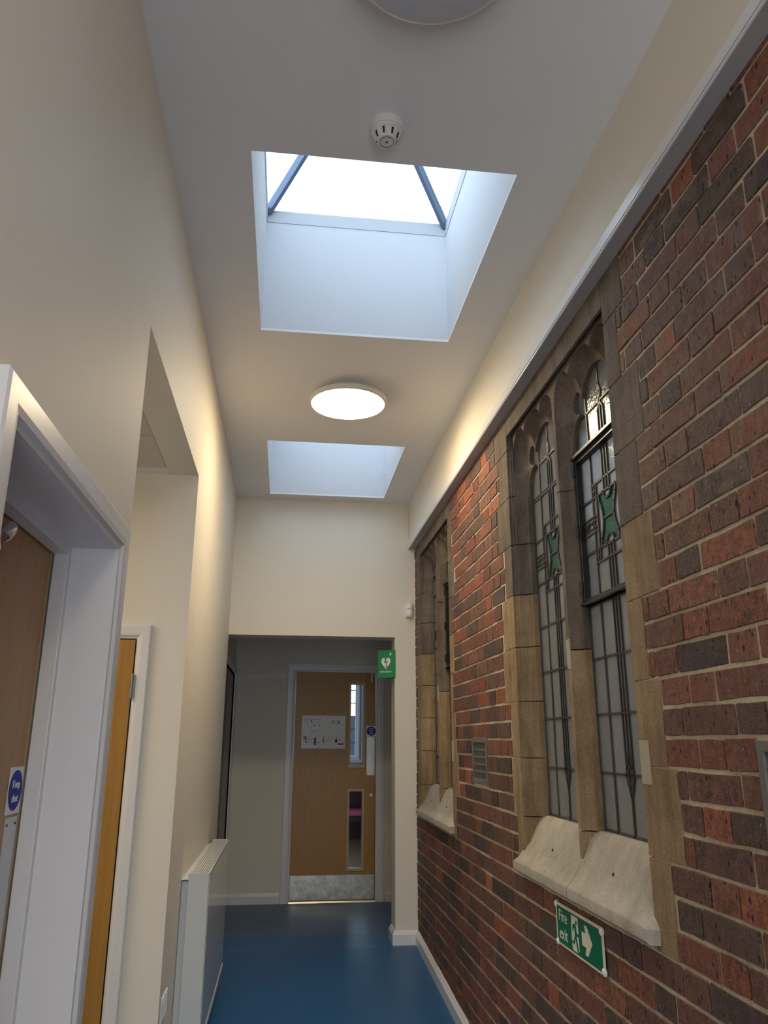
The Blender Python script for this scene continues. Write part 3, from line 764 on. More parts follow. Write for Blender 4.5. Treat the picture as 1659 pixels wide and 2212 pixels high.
            co = cs.build('casement_frame', M['blackiron'], root, bevel=0.0015)
            hh = MB()
            for z in (2.075, 1.87, 2.30): hh.tube([(x0-0.004, ya-0.006, z-0.022), (x0-0.004, ya-0.006, z+0.022)], 0.007, 8)
            hh.v = [tuple(Vector(v)-off) for v in hh.v]; hh.build('hinge', M['blackiron'], co)
    return root
stone_window(1, W1[0], W1[1], N1, F1, True, 5)
stone_window(2, W2[0], W2[1], N2, F2, True, 9)
# hall behind the windows
mb = MB(); mb.box(4.8, 4.9, -0.5, 8.0, -0.3, 6.2); mb.box(BX, 4.8, -0.6, -0.5, -0.3, 6.2); mb.grid('y', 8.0, 8.1, (BX+0.02, 4.8), (-0.3, 6.2), [(2.0, 4.4, 3.5, 5.8)])
mb.box(BX, 4.8, -0.5, 8.0, 6.2, 6.3); mb.box(BX, 4.8, -0.5, 8.0, -0.4, -0.3); mb.box(BX, BX+0.02, -0.5, 8.0, 3.35, 6.2)
tag(mb.build('wall_hall', plain('hall_paint', (0.50, 0.49, 0.47), 0.8)), kind='structure')
w7 = empty('window_7', (3.2, 8.05, 3.5)); tag(w7, kind='structure')
m = MB(); m.grid('y', -0.03, 0.03, (-1.2, 1.2), (0, 2.3), [(-1.15, -0.42, 0.05, 2.25), (-0.38, 0.38, 0.05, 2.25), (0.42, 1.15, 0.05, 2.25)]); m.build('window_frame', M['white_sash'], w7)
m = MB(); m.box(-1.15, 1.15, -0.004, 0.004, 0.05, 2.25); m.build('glass_pane', M['clear'], w7)

# ------------------------------------------------------------------ skirtings
def skirting(name, path, h, th, parent=None):
    """path: list of (x,y) floor points on the wall face, room on the left of travel; follows the floor"""
    prof = [(0, 0), (th, 0), (th, h*0.72), (th*0.8, h*0.78), (th*0.45, h*0.93), (th*0.3, h), (0, h)]
    mb = MB(); pts = [Vector(p) for p in path]; R = []
    for i, p in enumerate(pts):
        n = []
        if i > 0: d = (pts[i]-pts[i-1]).normalized(); n.append(Vector((-d.y, d.x)))
        if i < len(pts)-1: d = (pts[i+1]-pts[i]).normalized(); n.append(Vector((-d.y, d.x)))
        m = sum(n, Vector((0, 0))); m /= max(1e-6, m.dot(n[0]))
        R.append([(p.x+m.x*o, p.y+m.y*o, fz(p.y)+z) for o, z in prof])
    k = len(prof); vs = [v for r in R for v in r]
    fs = [(i*k+j, (i+1)*k+j, (i+1)*k+(j+1) % k, i*k+(j+1) % k) for i in range(len(R)-1) for j in range(k)]
    fs += [tuple(range(k)), tuple(range(len(vs)-1, len(vs)-1-k, -1))]
    mb.add(vs, fs); o = mb.build(name, M['white']); tag(o, kind='structure'); return o
skirting('baseboard_right', [(XR, y) for y in (YK, 1.5, 4.4, 5.6, YF)]+[(0.785, YF), (0.785, YF+0.19)], 0.086, 0.02)
skirting('baseboard_back', [(0.79+0.4, YB), (0.948, YB)], 0.086, 0.018)
skirting('baseboard_back', [(0.008, YB), (LLX, YB)], 0.086, 0.018)
skirting('baseboard_left', [(XL, YF), (XL, 4.4), (XL, RY1), (-0.56, RY1)], 0.086, 0.018)
skirting('baseboard_left', [(XL, 1.05), (XL, YK)], 0.086, 0.018)

# ------------------------------------------------------------------ doors
def architrave_prof(w_, th): return [(0, 0), (0, th*0.45), (w_*0.12, th*0.55), (w_*0.22, th*0.9), (w_*0.4, th), (w_*0.92, th), (w_, th*0.8), (w_, 0)]
def architrave(plane, face, sgn, a0, a1, zb, zt, w_, th, mat, name, parent):
    """plane 'x' or 'y'; three mitred lengths round an opening a0..a1, up to zt; sgn: outward direction of the face"""
    P = architrave_prof(w_, th); k = len(P)
    stations = [(a0, zb, -1, 0), (a0, zt, -1, 1), (a1, zt, 1, 1), (a1, zb, 1, 0)]
    for (s0, s1) in zip(stations, stations[1:]):
        mb = MB(); vs = []
        for (a, z, da, dz) in (s0, s1):
            for (o, t) in P:
                aa = a+da*o; zz = z+dz*o
                vs.append((face+sgn*t, aa, zz) if plane == 'x' else (aa, face+sgn*t, zz))
        mb.add(vs, [tuple(range(k)), tuple(range(2*k-1, k-1, -1))]+[(i, i+k, (i+1) % k+k, (i+1) % k) for i in range(k)])
        off = Vector(parent.location); mb.v = [tuple(Vector(v)-off) for v in mb.v]
        mb.build(name, mat, parent)
def rel(mb, parent): 
    off = Vector(parent.location)
    if parent.parent: off = off+Vector(parent.parent.location)
    mb.v = [tuple(Vector(v)-off) for v in mb.v]; return mb

# end door (door_1)
d1 = empty('door_1', (0.476, YB, 0.0)); tag(d1, kind='structure')
architrave('y', YB, -1, 0.090, 0.866, fz(YB), 1.998, 0.074, 0.018, M['white'], 'architrave', d1)
mb = MB(); 
for (a, b) in ((0.070, 0.094), (0.860, 0.884)): mb.box(a, b, YB-0.004, YB+0.13, -0.01, 2.018)
mb.box(0.070, 0.884, YB-0.004, YB+0.13, 1.994, 2.019)
rel(mb, d1).build('door_frame', M['white'], d1)
LF0 = YB+0.004; LF1 = YB+0.048
GU = (0.620, 0.740, 1.144, 1.882); GL = (0.616, 0.736, 0.265, 0.918)
leaf = MB(); leaf.grid('y', LF0, LF1, (0.0975, 0.8555), (0.006, 1.990), [GU, GL])
lf = rel(leaf, d1).build('door_leaf', M['oak'], d1)
for gq in (GU, GL):
    m = MB(); m.grid('y', LF0-0.009, LF1+0.009, (gq[0]-0.018, gq[1]+0.018), (gq[2]-0.022, gq[3]+0.022), [(gq[0]+0.002, gq[1]-0.002, gq[2]+0.002, gq[3]-0.002)])
    o = rel(m, d1).build('glazing_bead', M['oakpale'], d1, bevel=0.002)
    m = MB(); m.box(gq[0], gq[1], LF0+0.018, LF0+0.024, gq[2], gq[3]); rel(m, d1).build('glass_pane', M['clear'], d1)
    m = MB()
    x = gq[0]+0.006
    while x < gq[1]: m.box(x-0.0002, x+0.0002, LF0+0.0205, LF0+0.0215, gq[2], gq[3]); x += 0.0127
    z = gq[2]+0.006
    while z < gq[3]: m.box(gq[0], gq[1], LF0+0.0205, LF0+0.0215, z-0.0002, z+0.0002); z += 0.0127
    o = rel(m, d1).build('glass_wire', M['ink'], d1, merge=False); tag(o, kind='stuff')
m = MB(); m.box(0.100, 0.850, LF0-0.0015, LF0, 0.014, 0.212); rel(m, d1).build('kick_plate', M['kick'], d1)
m = MB(); m.box(0.775, 0.849, LF0-0.0015, LF0, 1.057, 1.400)
pp = rel(m, d1).build('push_plate', M['satinsteel'], d1)
for px in (0.784, 0.840):
    for pz in (1.068, 1.228, 1.390):
        m = MB(); m.tube([(px, LF0-0.0028, pz), (px, LF0-0.001, pz)], 0.0032, 8); off = Vector(d1.location); m.v = [tuple(Vector(v)-off) for v in m.v]; m.build('screw', M['dark'], pp)
m = MB(); m.tube([(0.819, LF0-0.003, 0.885), (0.819, LF0+0.001, 0.885)], 0.013, 16); kh = rel(m, d1).build('keyhole_plate', M['steel'], d1)
m = MB(); m.box(0.8175, 0.8205, LF0-0.0036, LF0-0.003, 0.877, 0.890); off = Vector(d1.location); m.v = [tuple(Vector(v)-off) for v in m.v]; m.build('keyhole', M['dark'], kh)
m = MB(); m.box(0.808, 0.826, LF0-0.030, LF0-0.001, 1.900, 1.992); rel(m, d1).build('closer_bracket', M['plastic'], d1, bevel=0.002)
m = MB(); m.box(0.842, 0.870, YB-0.024, YB-0.001, 1.950, 1.990); rel(m, d1).build('closer_arm_plate', M['plastic'], d1, bevel=0.002)
m = MB(); m.prism([(YB-0.02, -0.012), (YB-0.012, 0.004), (YB+0.05, 0.004), (YB+0.05, -0.012)], 'x', 0.094, 0.860); rel(m, d1).build('threshold_strip', M['steel'], d1)

# near left door (door_2), seen from inside its deep reveal
d2 = empty('door_2', (XL, (DY0+DY1)/2, -0.2)); tag(d2, kind='structure')
architrave('x', XL, 1, DY0, DY1, -0.2, DZ, 0.068, 0.019, M['white'], 'architrave', d2)
m = MB()
for (y0, y1) in ((DY1-0.001, DY1+0.03), (DY0-0.03, DY0+0.001)): m.box(-0.70, XL, y0, y1, -0.2, DZ+0.03)
m.box(-0.70, XL, DY0, DY1, DZ-0.001, DZ+0.03)
rel(m, d2).build('door_lining', M['white'], d2)
m = MB()
m.box(-0.556, -0.522, DY1-0.022, DY1+0.004, -0.2, DZ+0.004); m.box(-0.556, -0.522, DY0-0.004, DY0+0.022, -0.2, DZ+0.004); m.box(-0.556, -0.5221, DY0+0.022, DY1-0.022, DZ-0.022, DZ+0.004)
rel(m, d2).build('door_stop', M['white'], d2, bevel=0.002)
XD = -0.560
m = MB(); m.box(XD-0.044, XD, DY0+0.004, DY1-0.034, -0.19, DZ-0.008); rel(m, d2).build('door_leaf', M['oak'], d2)
m = MB(); m.box(XD-0.044, XD+0.001, DY1-0.034, DY1-0.006, -0.19, DZ-0.008); rel(m, d2).build('lipping', M['lipping'], d2)
m = MB(); m.box(XD, XD+0.0016, 1.778, 1.846, 0.86, 1.206); pp2 = rel(m, d2).build('push_plate', M['satinsteel'], d2)
for py in (1.786, 1.838):
    m = MB(); m.tube([(XD+0.001, py, 1.192), (XD+0.0024, py, 1.192)], 0.003, 8); off = Vector(d2.location); m.v = [tuple(Vector(v)-off) for v in m.v]; m.build('screw', M['dark'], pp2)
# coat hook: rounded tongue curving away from the door
m = MB()
hp = [(XD+0.002, 1.455, 1.652), (XD+0.014, 1.432, 1.652), (XD+0.028, 1.408, 1.664), (XD+0.040, 1.402, 1.688), (XD+0.047, 1.412, 1.710), (XD+0.050, 1.428, 1.727), (XD+0.050, 1.438, 1.736), (XD+0.0495, 1.442, 1.740)]
m.tube(hp, [0.008, 0.008, 0.009, 0.011, 0.013, 0.0135, 0.011, 0.004], 16)
m.tube([(XD, 1.455, 1.652), (XD+0.004, 1.455, 1.652)], 0.018, 20)
rel(m, d2).build('coat_hook', M['chrome'], d2, smooth=True)

# door across the passage (door_3)
d3 = empty('door_3', (-1.02, RY1, -0.2)); tag(d3, kind='structure')
architrave('y', RY1, -1, -1.395, -0.623, -0.2, 1.768, 0.056, 0.017, M['white'], 'architrave', d3)
m = MB(); m.box(-1.40, -0.615, RY1-0.004, RY1-0.001, -0.2, 1.77); rel(m, d3).build('door_frame', M['dark'], d3)
m = MB(); m.box(-1.390, -0.628, RY1-0.012, RY1-0.004, -0.19, 1.762); lf3 = rel(m, d3).build('door_leaf', M['oak'], d3)
m = MB(); m.box(-0.630, -0.621, RY1-0.020, RY1-0.006, 1.525, 1.622); m.tube([(-0.6255, RY1-0.021, 1.524), (-0.6255, RY1-0.021, 1.623)], 0.006, 10)
rel(m, d3).build('hinge', M['hinge'], d3)
# lobby side door (door_4) in the lobby's left wall
d4 = empty('door_4', (LLX, 6.9, 0)); tag(d4, kind='structure')
architrave('x', LLX, 1, 6.15, 7.445, 0.0, 1.955, 0.068, 0.018, M['white'], 'architrave', d4)
m = MB(); m.box(LLX-0.15, LLX, 6.13, 6.15, 0, 1.975); m.box(LLX-0.15, LLX, 7.445, 7.465, 0, 1.975); m.box(LLX-0.15, LLX, 6.15, 7.445, 1.955, 1.975)
rel(m, d4).build('door_frame', M['white'], d4)
m = MB(); m.box(LLX-0.052, LLX-0.012, 6.78, 7.435, 0.02, 1.945); rel(m, d4).build('door_leaf', M['taupe'], d4)
m = MB(); m.box(LLX-0.052, LLX-0.012, 6.155, 6.775, 0.02, 1.945); rel(m, d4).build('edge_panel', M['darkbrown'], d4)

# ------------------------------------------------------------------ room beyond the end door
RB = 12.0
mb = MB()
mb.grid('y', RB, RB+0.15, (-2.0, 3.2), (-0.1, 3.2), [(0.42, 1.084, 1.137, 2.75)])
mb.box(-2.1, -2.0, YB+0.13, RB, -0.1, 3.2); mb.box(3.2, 3.3, YB+0.13, RB, -0.1, 3.2); mb.box(-2.0, 3.2, YB+0.13, RB, 3.2, 3.3)
tag(mb.build('wall_room_beyond', plain('room_beyond_paint', (0.62, 0.62, 0.66), 0.6)), kind='structure')
mb = MB()
mb.box(-2.0, 3.2, YB+0.13, RB, -0.1, -0.004)
fb = mb.build('floor', M['floorwood']); tag(fb, kind='structure')
mb = MB(); mb.box(-1.99, 3.19, RB-0.02, RB, 0, 0.98); tag(mb.build('trim_2', M['burgundy']), kind='structure')
w3 = empty('window_6', (0.75, RB, 1.137)); tag(w3, kind='structure')
fr = MB(); fr.grid('y', RB+0.02, RB+0.07, (0.42, 1.084), (1.137, 2.75), [(0.445, 0.735, 1.16, 2.72), (0.765, 1.062, 1.16, 2.72)]); rel(fr, w3).build('window_frame', M['white_sash'], w3)
zs = [1.137, 1.339, 1.534, 1.722, 1.915, 2.104, 2.3, 2.5, 2.75]
for z in zs[1:-1]:
    m = MB(); m.box(0.445, 0.735, RB+0.03, RB+0.06, z-0.006, z+0.006); m.box(0.765, 1.062, RB+0.03, RB+0.06, z-0.006, z+0.006); rel(m, w3).build('glazing_bar', M['lead'], w3)
for za, zb in zip(zs, zs[1:]):
    for xa, xb in ((0.445, 0.735), (0.765, 1.062)):
        m = MB(); m.box(xa, xb, RB+0.043, RB+0.047, za, zb); rel(m, w3).build('glass_pane', M['clear'], w3)
m = MB(); m.box(1.09, 1.12, RB-0.06, RB-0.001, 1.10, 2.8); m.box(1.15, 1.165, RB-0.05, RB-0.001, 1.10, 2.8); rel(m, w3).build('window_surround', M['white_sash'], w3, bevel=0.004)
m = MB(); m.box(0.38, 1.2, RB-0.08, RB, 1.06, 1.10); rel(m, w3).build('window_sill', M['white_sash'], w3)
mb = MB(); mb.box(-6, 8, 16.0, 16.2, -1, 1.85); tag(mb.build('neighbouring_building', M['brickout']), 'dark low building seen through the far window beyond the end door', 'building')
mb = MB(); mb.box(-30, 30, 12.2, 60, -1.1, -1.0); mb.box(-30, 30, -60, -3.4, -0.5, -0.4); tag(mb.build('ground', M['brickout']), kind='structure')
# chair in that room
ch = empty('padded_chair', (0.99, 11.2, 0)); tag(ch, 'pink seated dark chair glimpsed through the lower glass of the end door', 'chair')
m = MB(); m.box(-0.24, 0.24, -0.22, 0.22, 0.405, 0.465); m.build('seat', M['pink'], ch, bevel=0.015)
m = MB(); m.box(-0.23, 0.23, 0.20, 0.24, 0.52, 0.86); m.build('backrest', M['burgundy'], ch, bevel=0.01)
m = MB(); m.box(-0.22, 0.22, -0.2, -0.18, 0.33, 0.404); m.build('seat_rail', M['black'], ch)
m = MB(); m.box(-0.22, 0.22, 0.18, 0.2, 0.33, 0.404); m.build('seat_rail', M['black'], ch)
for sx in (-1, 1):
    for sy in (-1, 1):
        m = MB(); m.tube([(sx*0.21, sy*0.19, 0.404 if sy < 0 else 0.88), (sx*0.22, sy*0.21, 0.0)], 0.012, 8); m.build('leg', M['black'], ch)

# ------------------------------------------------------------------ ceiling lights
def ceiling_light(cx, cy, lit, label):
    o = empty('ceiling_light', (cx, cy, ZC)); tag(o, label, 'ceiling light')
    m = MB(); m.lathe([(0, 0), (0.128, 0), (0.128, -0.030), (0.122, -0.036), (0, -0.036)], (0, 0)); m.build('base', M['rim'], o, smooth=True)
    m = MB(); m.lathe([(0.120, -0.033), (0.196, -0.040), (0.203, -0.046), (0.205, -0.056), (0.203, -0.066), (0.196, -0.070), (0.190, -0.070), (0.190, -0.062)], (0, 0)); m.build('rim', M['rim'], o, smooth=True)
    m = MB(); m.lathe([(0.192, -0.066), (0.19, -0.072), (0.165, -0.078), (0.11, -0.083), (0.05, -0.085), (0, -0.0855)], (0, 0)); m.build('diffuser', M['lamp' if lit else 'lampoff'], o, smooth=True)
    return o
ceiling_light(0.268, 3.724, True, 'lit round ceiling lamp between the two skylights')
ceiling_light(0.268, 1.262, False, 'unlit round ceiling lamp cut off by the top edge of the photo')
ceiling_light(0.268, -1.18, True, 'unseen lit round ceiling lamp added behind the camera')  # unseen lamp, added to brighten the near end

# smoke detector
sd = empty('smoke_detector', (0.236, 1.868, ZC)); tag(sd, 'white domed smoke detector on the ceiling before the nearer skylight', 'smoke detector')
m = MB(); m.lathe([(0, 0), (0.049, 0), (0.050, -0.006), (0.050, -0.022), (0.048, -0.026), (0.0, -0.026)], (0, 0)); m.build('base', M['plastic'], sd, smooth=True)
m = MB(); m.lathe([(0.046, -0.025), (0.043, -0.030), (0.036, -0.034), (0.032, -0.045), (0.0285, -0.058), (0.027, -0.061), (0.0, -0.062)], (0, 0)); m.build('chamber', M['plastic'], sd, smooth=True)
for k in range(8):
    a = 2*PI*(k+0.5)/8; m = MB()
    ca, sa = math.cos(a), math.sin(a); wd = 0.0032; tx, ty = -sa*wd, ca*wd
    r0, z0, r1, z1 = 0.0345, -0.036, 0.0300, -0.054
    pts = [(ca*r0-tx, sa*r0-ty, z0), (ca*r0+tx, sa*r0+ty, z0), (ca*r1+tx*.6, sa*r1+ty*.6, z1), (ca*r1-tx*.6, sa*r1-ty*.6, z1)]
    q2 = [(x+ca*0.0025, y+sa*0.0025, z) for x, y, z in pts]
    m.add(pts+q2, [(0,1,2,3),(7,6,5,4),(0,4,5,1),(1,5,6,2),(2,6,7,3),(3,7,4,0)])
    m.build('vent_slot', M['dark'], sd)
    m = MB(); b = a+0.24; ca, sa = math.cos(b), math.sin(b)
    m.tube([(ca*0.041, sa*0.041, -0.030), (ca*0.031, sa*0.031, -0.056)], 0.0028, 6); m.build('rib', M['plastic'], sd)
m = MB(); m.lathe([(0.0215, -0.0612), (0.0215, -0.0626), (0.0203, -0.0626), (0.0203, -0.0612)], (0, 0), 32); m.build('ring', M['ink'], sd)
m = MB(); m.lathe([(0.004, -0.0615), (0.004, -0.0630), (0, -0.0630)], (0, 0), 16); m.build('indicator', M['greenink'], sd)

# motion sensor in the corner
ms = empty('motion_sensor', (0.893, YF, 2.245)); tag(ms, 'small white motion sensor high on the far wall beside the brick', 'motion sensor')
m = MB(); m.prism([(-0.027, 0.0), (-0.029, -0.022), (-0.021, -0.038), (0.0, -0.044), (0.021, -0.038), (0.029, -0.022), (0.027, 0.0)], 'z', 0.0, 0.10); m.build('housing', M['plastic'], ms, bevel=0.006, smooth=True)
m = MB(); m.prism([(-0.023, -0.010), (-0.022, -0.034), (-0.012, -0.044), (0.0, -0.048), (0.012, -0.044), (0.022, -0.034), (0.023, -0.010)], 'z', 0.012, 0.052); m.build('lens', M['signwhite'], ms, bevel=0.005, smooth=True)
m = MB(); m.box(-0.018, 0.018, -0.0465, -0.040, 0.058, 0.0595); m.build('seam', M['ink'], ms)

# ------------------------------------------------------------------ radiator
rd = empty('radiator', (XL, 4.40, 0.13)); tag(rd, 'white boxy radiator with slatted top grille on the left wall', 'radiator')
RX0, RX1, RA, RZ_, RT = -0.392, -0.300, 3.78, 0.13, 0.800
RBy = 5.02
off = Vector(rd.location)
def rb(m, name, mat, **k): m.v = [tuple(Vector(v)-off) for v in m.v]; return m.build(name, mat, rd, **k)
m = MB(); m.box(RX0, RX1-0.004, RA, RA+0.0015, RZ_, RT); rb(m, 'end_panel', M['rad'])
m = MB(); m.box(RX0, RX1-0.004, RBy-0.0015, RBy, RZ_, RT); rb(m, 'end_panel', M['rad'])
m = MB(); m.box(RX1-0.0025, RX1, RA-0.001, RBy+0.001, RZ_, RT-0.002); rb(m, 'front_panel', M['rad'])
m = MB(); m.box(-0.4215, RX0+0.01, RA+0.04, RBy-0.04, RZ_+0.03, RT-0.03); m.box(RX0+0.012, RX1-0.02, RA+0.01, RBy-0.01, RZ_+0.02, RT-0.02); rb(m, 'heating_body', M['dark'])
m = MB(); m.box(-0.4215, RX0-0.001, RA+0.028, RA+0.040, RZ_, RT-0.034); rb(m, 'back_panel', M['rad'])
m = MB(); m.box(-0.4215, RX0, RA, RBy, RT-0.026, RT-0.022); rb(m, 'wall_bracket', M['rad'])
for k in range(9):
    x = RX0+0.004+k*(RX1-RX0-0.014)/8
    m = MB(); m.box(x, x+0.0065, RA+0.002, RBy-0.002, RT-0.008, RT); rb(m, 'grille_slat', M['rad'])
m = MB()
for i in range(26):
    y = RA+0.002+i*(RBy-RA-0.008)/25
    m.box(RX0+0.004, RX1-0.005, y, y+0.003, RT-0.009, RT-0.003)
m.box(RX0, RX1, RA-0.001, RA+0.003, RT-0.008, RT+0.0006); m.box(RX0, RX1, RBy-0.003, RBy+0.001, RT-0.008, RT+0.0006); m.box(RX1-0.004, RX1, RA, RBy, RT-0.006, RT+0.0006)
rb(m, 'grille_frame', M['rad'])
m = MB(); m.prism([(RX0, RZ_-0.012), (RX1+0.004, RZ_-0.012), (RX1+0.004, RZ_+0.014), (RX1, RZ_+0.020), (RX0, RZ_)], 'y', RA, RBy); rb(m, 'bottom_rail', M['rad'])
# socket
so = empty('wall_socket', (XL, 3.467, 0.340)); tag(so, 'glossy white double wall socket low between passage corner and radiator', 'socket')
m = MB(); m.box(0, 0.006, -0.073, 0.073, 0, 0.086); m.build('face_plate', M['plastic_gloss'], so, bevel=0.003)
for s in (-0.036, 0.036):
    m = MB(); m.box(0.005, 0.008, s-0.007, s+0.007, 0.060, 0.078); m.build('switch', M['plastic_gloss'], so, bevel=0.001)

# ------------------------------------------------------------------ vents
def vent(y0, y1, z0, z1, label):
    v = empty('air_vent', (XR, (y0+y1)/2, z0)); tag(v, label, 'air vent', 'iron air vents in the brick wall')
    off = Vector(v.location)
    m = MB(); m.grid('x', XR-0.005, XR+0.012, (y0, y1), (z0, z1), [(y0+0.022, y1-0.022, z0+0.022, z1-0.022)])
    m.v = [tuple(Vector(q)-off) for q in m.v]; m.build('frame', M['ventgrey'], v, bevel=0.002)
    ya, yb, za, zb = y0+0.022, y1-0.022, z0+0.022, z1-0.022
    for i in range(1, 5):
        z = za+(zb-za)*i/5; m = MB(); m.box(XR-0.002, XR+0.010, ya, yb, z-0.004, z+0.004); m.v = [tuple(Vector(q)-off) for q in m.v]; m.build('bar', M['ventgrey'], v)
    for i in range(1, 8):
        y = ya+(yb-ya)*i/8; m = MB(); m.box(XR-0.001, XR+0.010, y-0.003, y+0.003, za, zb); m.v = [tuple(Vector(q)-off) for q in m.v]; m.build('bar', M['ventgrey'], v)
    m = MB(); m.box(XR+0.05, XR+0.055, ya-0.01, yb+0.01, za-0.01, zb+0.01); m.v = [tuple(Vector(q)-off) for q in m.v]; m.build('back', M['dark'], v)
vent(*VENTS[0], 'grey iron air vent in the brick pier between the two windows')
vent(*VENTS[1], 'grey iron air vent at the right edge of the photo')

# ------------------------------------------------------------------ lettering helper
def text_mesh(txt, size, extr=0.0004, align='LEFT', sx=1.0, spacing=1.0, line=1.0):
    cu = bpy.data.curves.new('lettering', 'FONT'); cu.body = txt; cu.size = size; cu.extrude = extr; cu.align_x = align
    cu.space_character = spacing; cu.space_line = line; cu.resolution_u = 3
    to = bpy.data.objects.new('tmp', cu); COL.objects.link(to)
    dg = bpy.context.evaluated_depsgraph_get(); me = bpy.data.meshes.new_from_object(to.evaluated_get(dg))
    bpy.data.objects.remove(to, do_unlink=True); bpy.data.curves.remove(cu)
    if sx != 1.0:
        for v in me.vertices: v.co.x *= sx
    return me
def put_text(txt, size, parent, M4, mat, name='lettering', **k):
    me = text_mesh(txt, size, **k); me.transform(M4); me.materials.clear(); me.materials.append(mat)
    return link(name, me, None, parent)
def bold(txt, size, parent, M4, mat, d=0.0, **k):
    return put_text(txt, size, parent, M4, mat, **k)
# frames: text x axis -> world, text y -> world z, facing the corridor
MF_Y = Matrix(((1,0,0,0),(0,0,-1,0),(0,1,0,0),(0,0,0,1)))            # faces -y, reads along +x
MF_R = Matrix(((0,0,-1,0),(-1,0,0,0),(0,1,0,0),(0,0,0,1)))           # on the right wall: faces -x, reads along -y
MF_L = Matrix(((0,0,1,0),(0-0,0,0,0),(0,1,0,0),(0,0,0,1)))           # placeholder, filled below
MF_L = Matrix(((0,0,1,0),(1,0,0,0),(0,1,0,0),(0,0,0,1)))             # on the left wall: faces +x, reads along +y
def T(x, y, z): return Matrix.Translation((x, y, z))

# ------------------------------------------------------------------ fire exit sign (on the brick, below the near window)
SW, SH = 0.404, 0.126
fe = empty('fire_exit_sign', (XR-0.006, 2.780, 0.720)); tag(fe, 'green Fire exit sign with running figure and arrow under the near window sill', 'sign')
# local: u grows along -y, v = z
def sp(u, v, x=0.0): return (x, -u, v)
m = MB(); m.prism([(-u, v) for u, v in ((0, 0), (SW, 0), (SW, SH), (0, SH))], 'x', -0.0015, 0.0015); m.build('panel', M['glow'], fe)
m = MB(); m.prism([(-u, v) for u, v in ((0.012, 0.007), (SW-0.012, 0.007), (SW-0.012, SH-0.009), (0.012, SH-0.009))], 'x', -0.0020, -0.0012); m.build('green_field', M['green'], fe)
for u, v in ((0.004, SH-0.008), (SW-0.012, SH-0.012), (0.008, 0.006), (SW-0.010, 0.010)):
    m = MB(); m.tube([(0.004, -u, v), (-0.003, -u, v), (-0.006, -u, v)], [0.011, 0.011, 0.007], 14); m.build('screw_cap', M['plastic_gloss'], fe, smooth=True)
fe_t = M['glow']
put_text('Fire', 0.050, fe, T(-0.0026, -0.030, 0.074) @ MF_R, fe_t, sx=0.92, spacing=1.08)
put_text('exit', 0.050, fe, T(-0.0026, -0.030, 0.022) @ MF_R, fe_t, sx=0.92, spacing=1.08)
# pictogram: light doorway, green runner, part of the runner outside
m = MB(); m.prism([(-u, v) for u, v in ((0.145, 0.030), (0.148, 0.112), (0.205, 0.112), (0.205, 0.074), (0.208, 0.012), (0.150, 0.012))], 'x', -0.0026, -0.0018); m.build('doorway', fe_t, fe)
def runner(parent, conv, mat, depth):
    parts = [[(0.186, 0.098), (0.191, 0.103), (0.197, 0.100), (0.196, 0.092), (0.190, 0.088), (0.185, 0.092)],
             [(0.160, 0.086), (0.178, 0.092), (0.190, 0.084), (0.192, 0.060), (0.180, 0.048), (0.174, 0.052), (0.176, 0.076), (0.166, 0.076)],
             [(0.160, 0.086), (0.166, 0.088), (0.162, 0.064), (0.156, 0.066)],
             [(0.186, 0.078), (0.196, 0.066), (0.214, 0.066), (0.214, 0.060), (0.194, 0.058), (0.184, 0.068)],
             [(0.180, 0.052), (0.190, 0.058), (0.203, 0.020), (0.212, 0.014), (0.204, 0.010), (0.195, 0.014)],
             [(0.174, 0.054), (0.180, 0.050), (0.166, 0.030), (0.146, 0.034), (0.147, 0.040), (0.164, 0.038)]]
    for i, p in enumerate(parts):
        m = MB(); m.prism([conv(u, v) for u, v in p], 'x', -0.0032-0.00005*i, -0.0024); m.build('running_figure', mat, parent)
runner(fe, lambda u, v: (-u, v), M['green'], 0)
m = MB(); m.prism([(-u, v) for u, v in ((0.235, 0.082), (0.268, 0.082), (0.258, 0.104), (0.280, 0.104), (0.318, 0.063), (0.280, 0.022), (0.258, 0.022), (0.268, 0.044), (0.235, 0.044))], 'x', -0.0026, -0.0018); m.build('arrow', fe_t, fe)

# ------------------------------------------------------------------ defibrillator sign: V-shaped, on the opening's right reveal
ds = empty('defibrillator_sign', (0.785, YF+0.07, 1.805)); tag(ds, 'green folded defibrillator sign with white heart projecting from the opening edge', 'sign')
p0, p1, p2 = Vector((0.004, -0.075)), Vector((-0.118, -0.005)), Vector((0.004, 0.060))
H_ = 0.200
m = MB(); m.prism([tuple(p0), tuple(p1), tuple(p2)], 'z', 0, H_)
m.build('panel', M['green2'], ds)
e = (p0-p1); Lw = e.length; e.normalize(); nrm = Vector((e.y, -e.x))
FM = Matrix(((e.x, 0, nrm.x, p1.x), (e.y, 0, nrm.y, p1.y), (0, 1, 0, 0), (0, 0, 0, 1)))
def flat(parent, pts, mat, name, M4, z=0.0006, th=0.0006):
    m = MB(); m.prism(pts, 'z', z-th, z)
    me = m.mesh(name); me.transform(M4); me.materials.append(mat); return link(name, me, None, parent)
heart = []
for i in range(40):
    t = 2*PI*i/40
    heart.append((0.064+0.0027*13.5*math.sin(t)**3, 0.108+0.0030*(13*math.cos(t)-5*math.cos(2*t)-2*math.cos(3*t)-math.cos(4*t))))
flat(ds, heart, M['signwhite'], 'heart', FM)
flat(ds, [(0.058,0.142),(0.064,0.142),(0.061,0.116),(0.078,0.124),(0.070,0.082),(0.074,0.084),(0.066,0.070),(0.062,0.086),(0.066,0.084),(0.070,0.113),(0.052,0.104)], M['black'], 'lightning_bolt', FM, 0.0012)
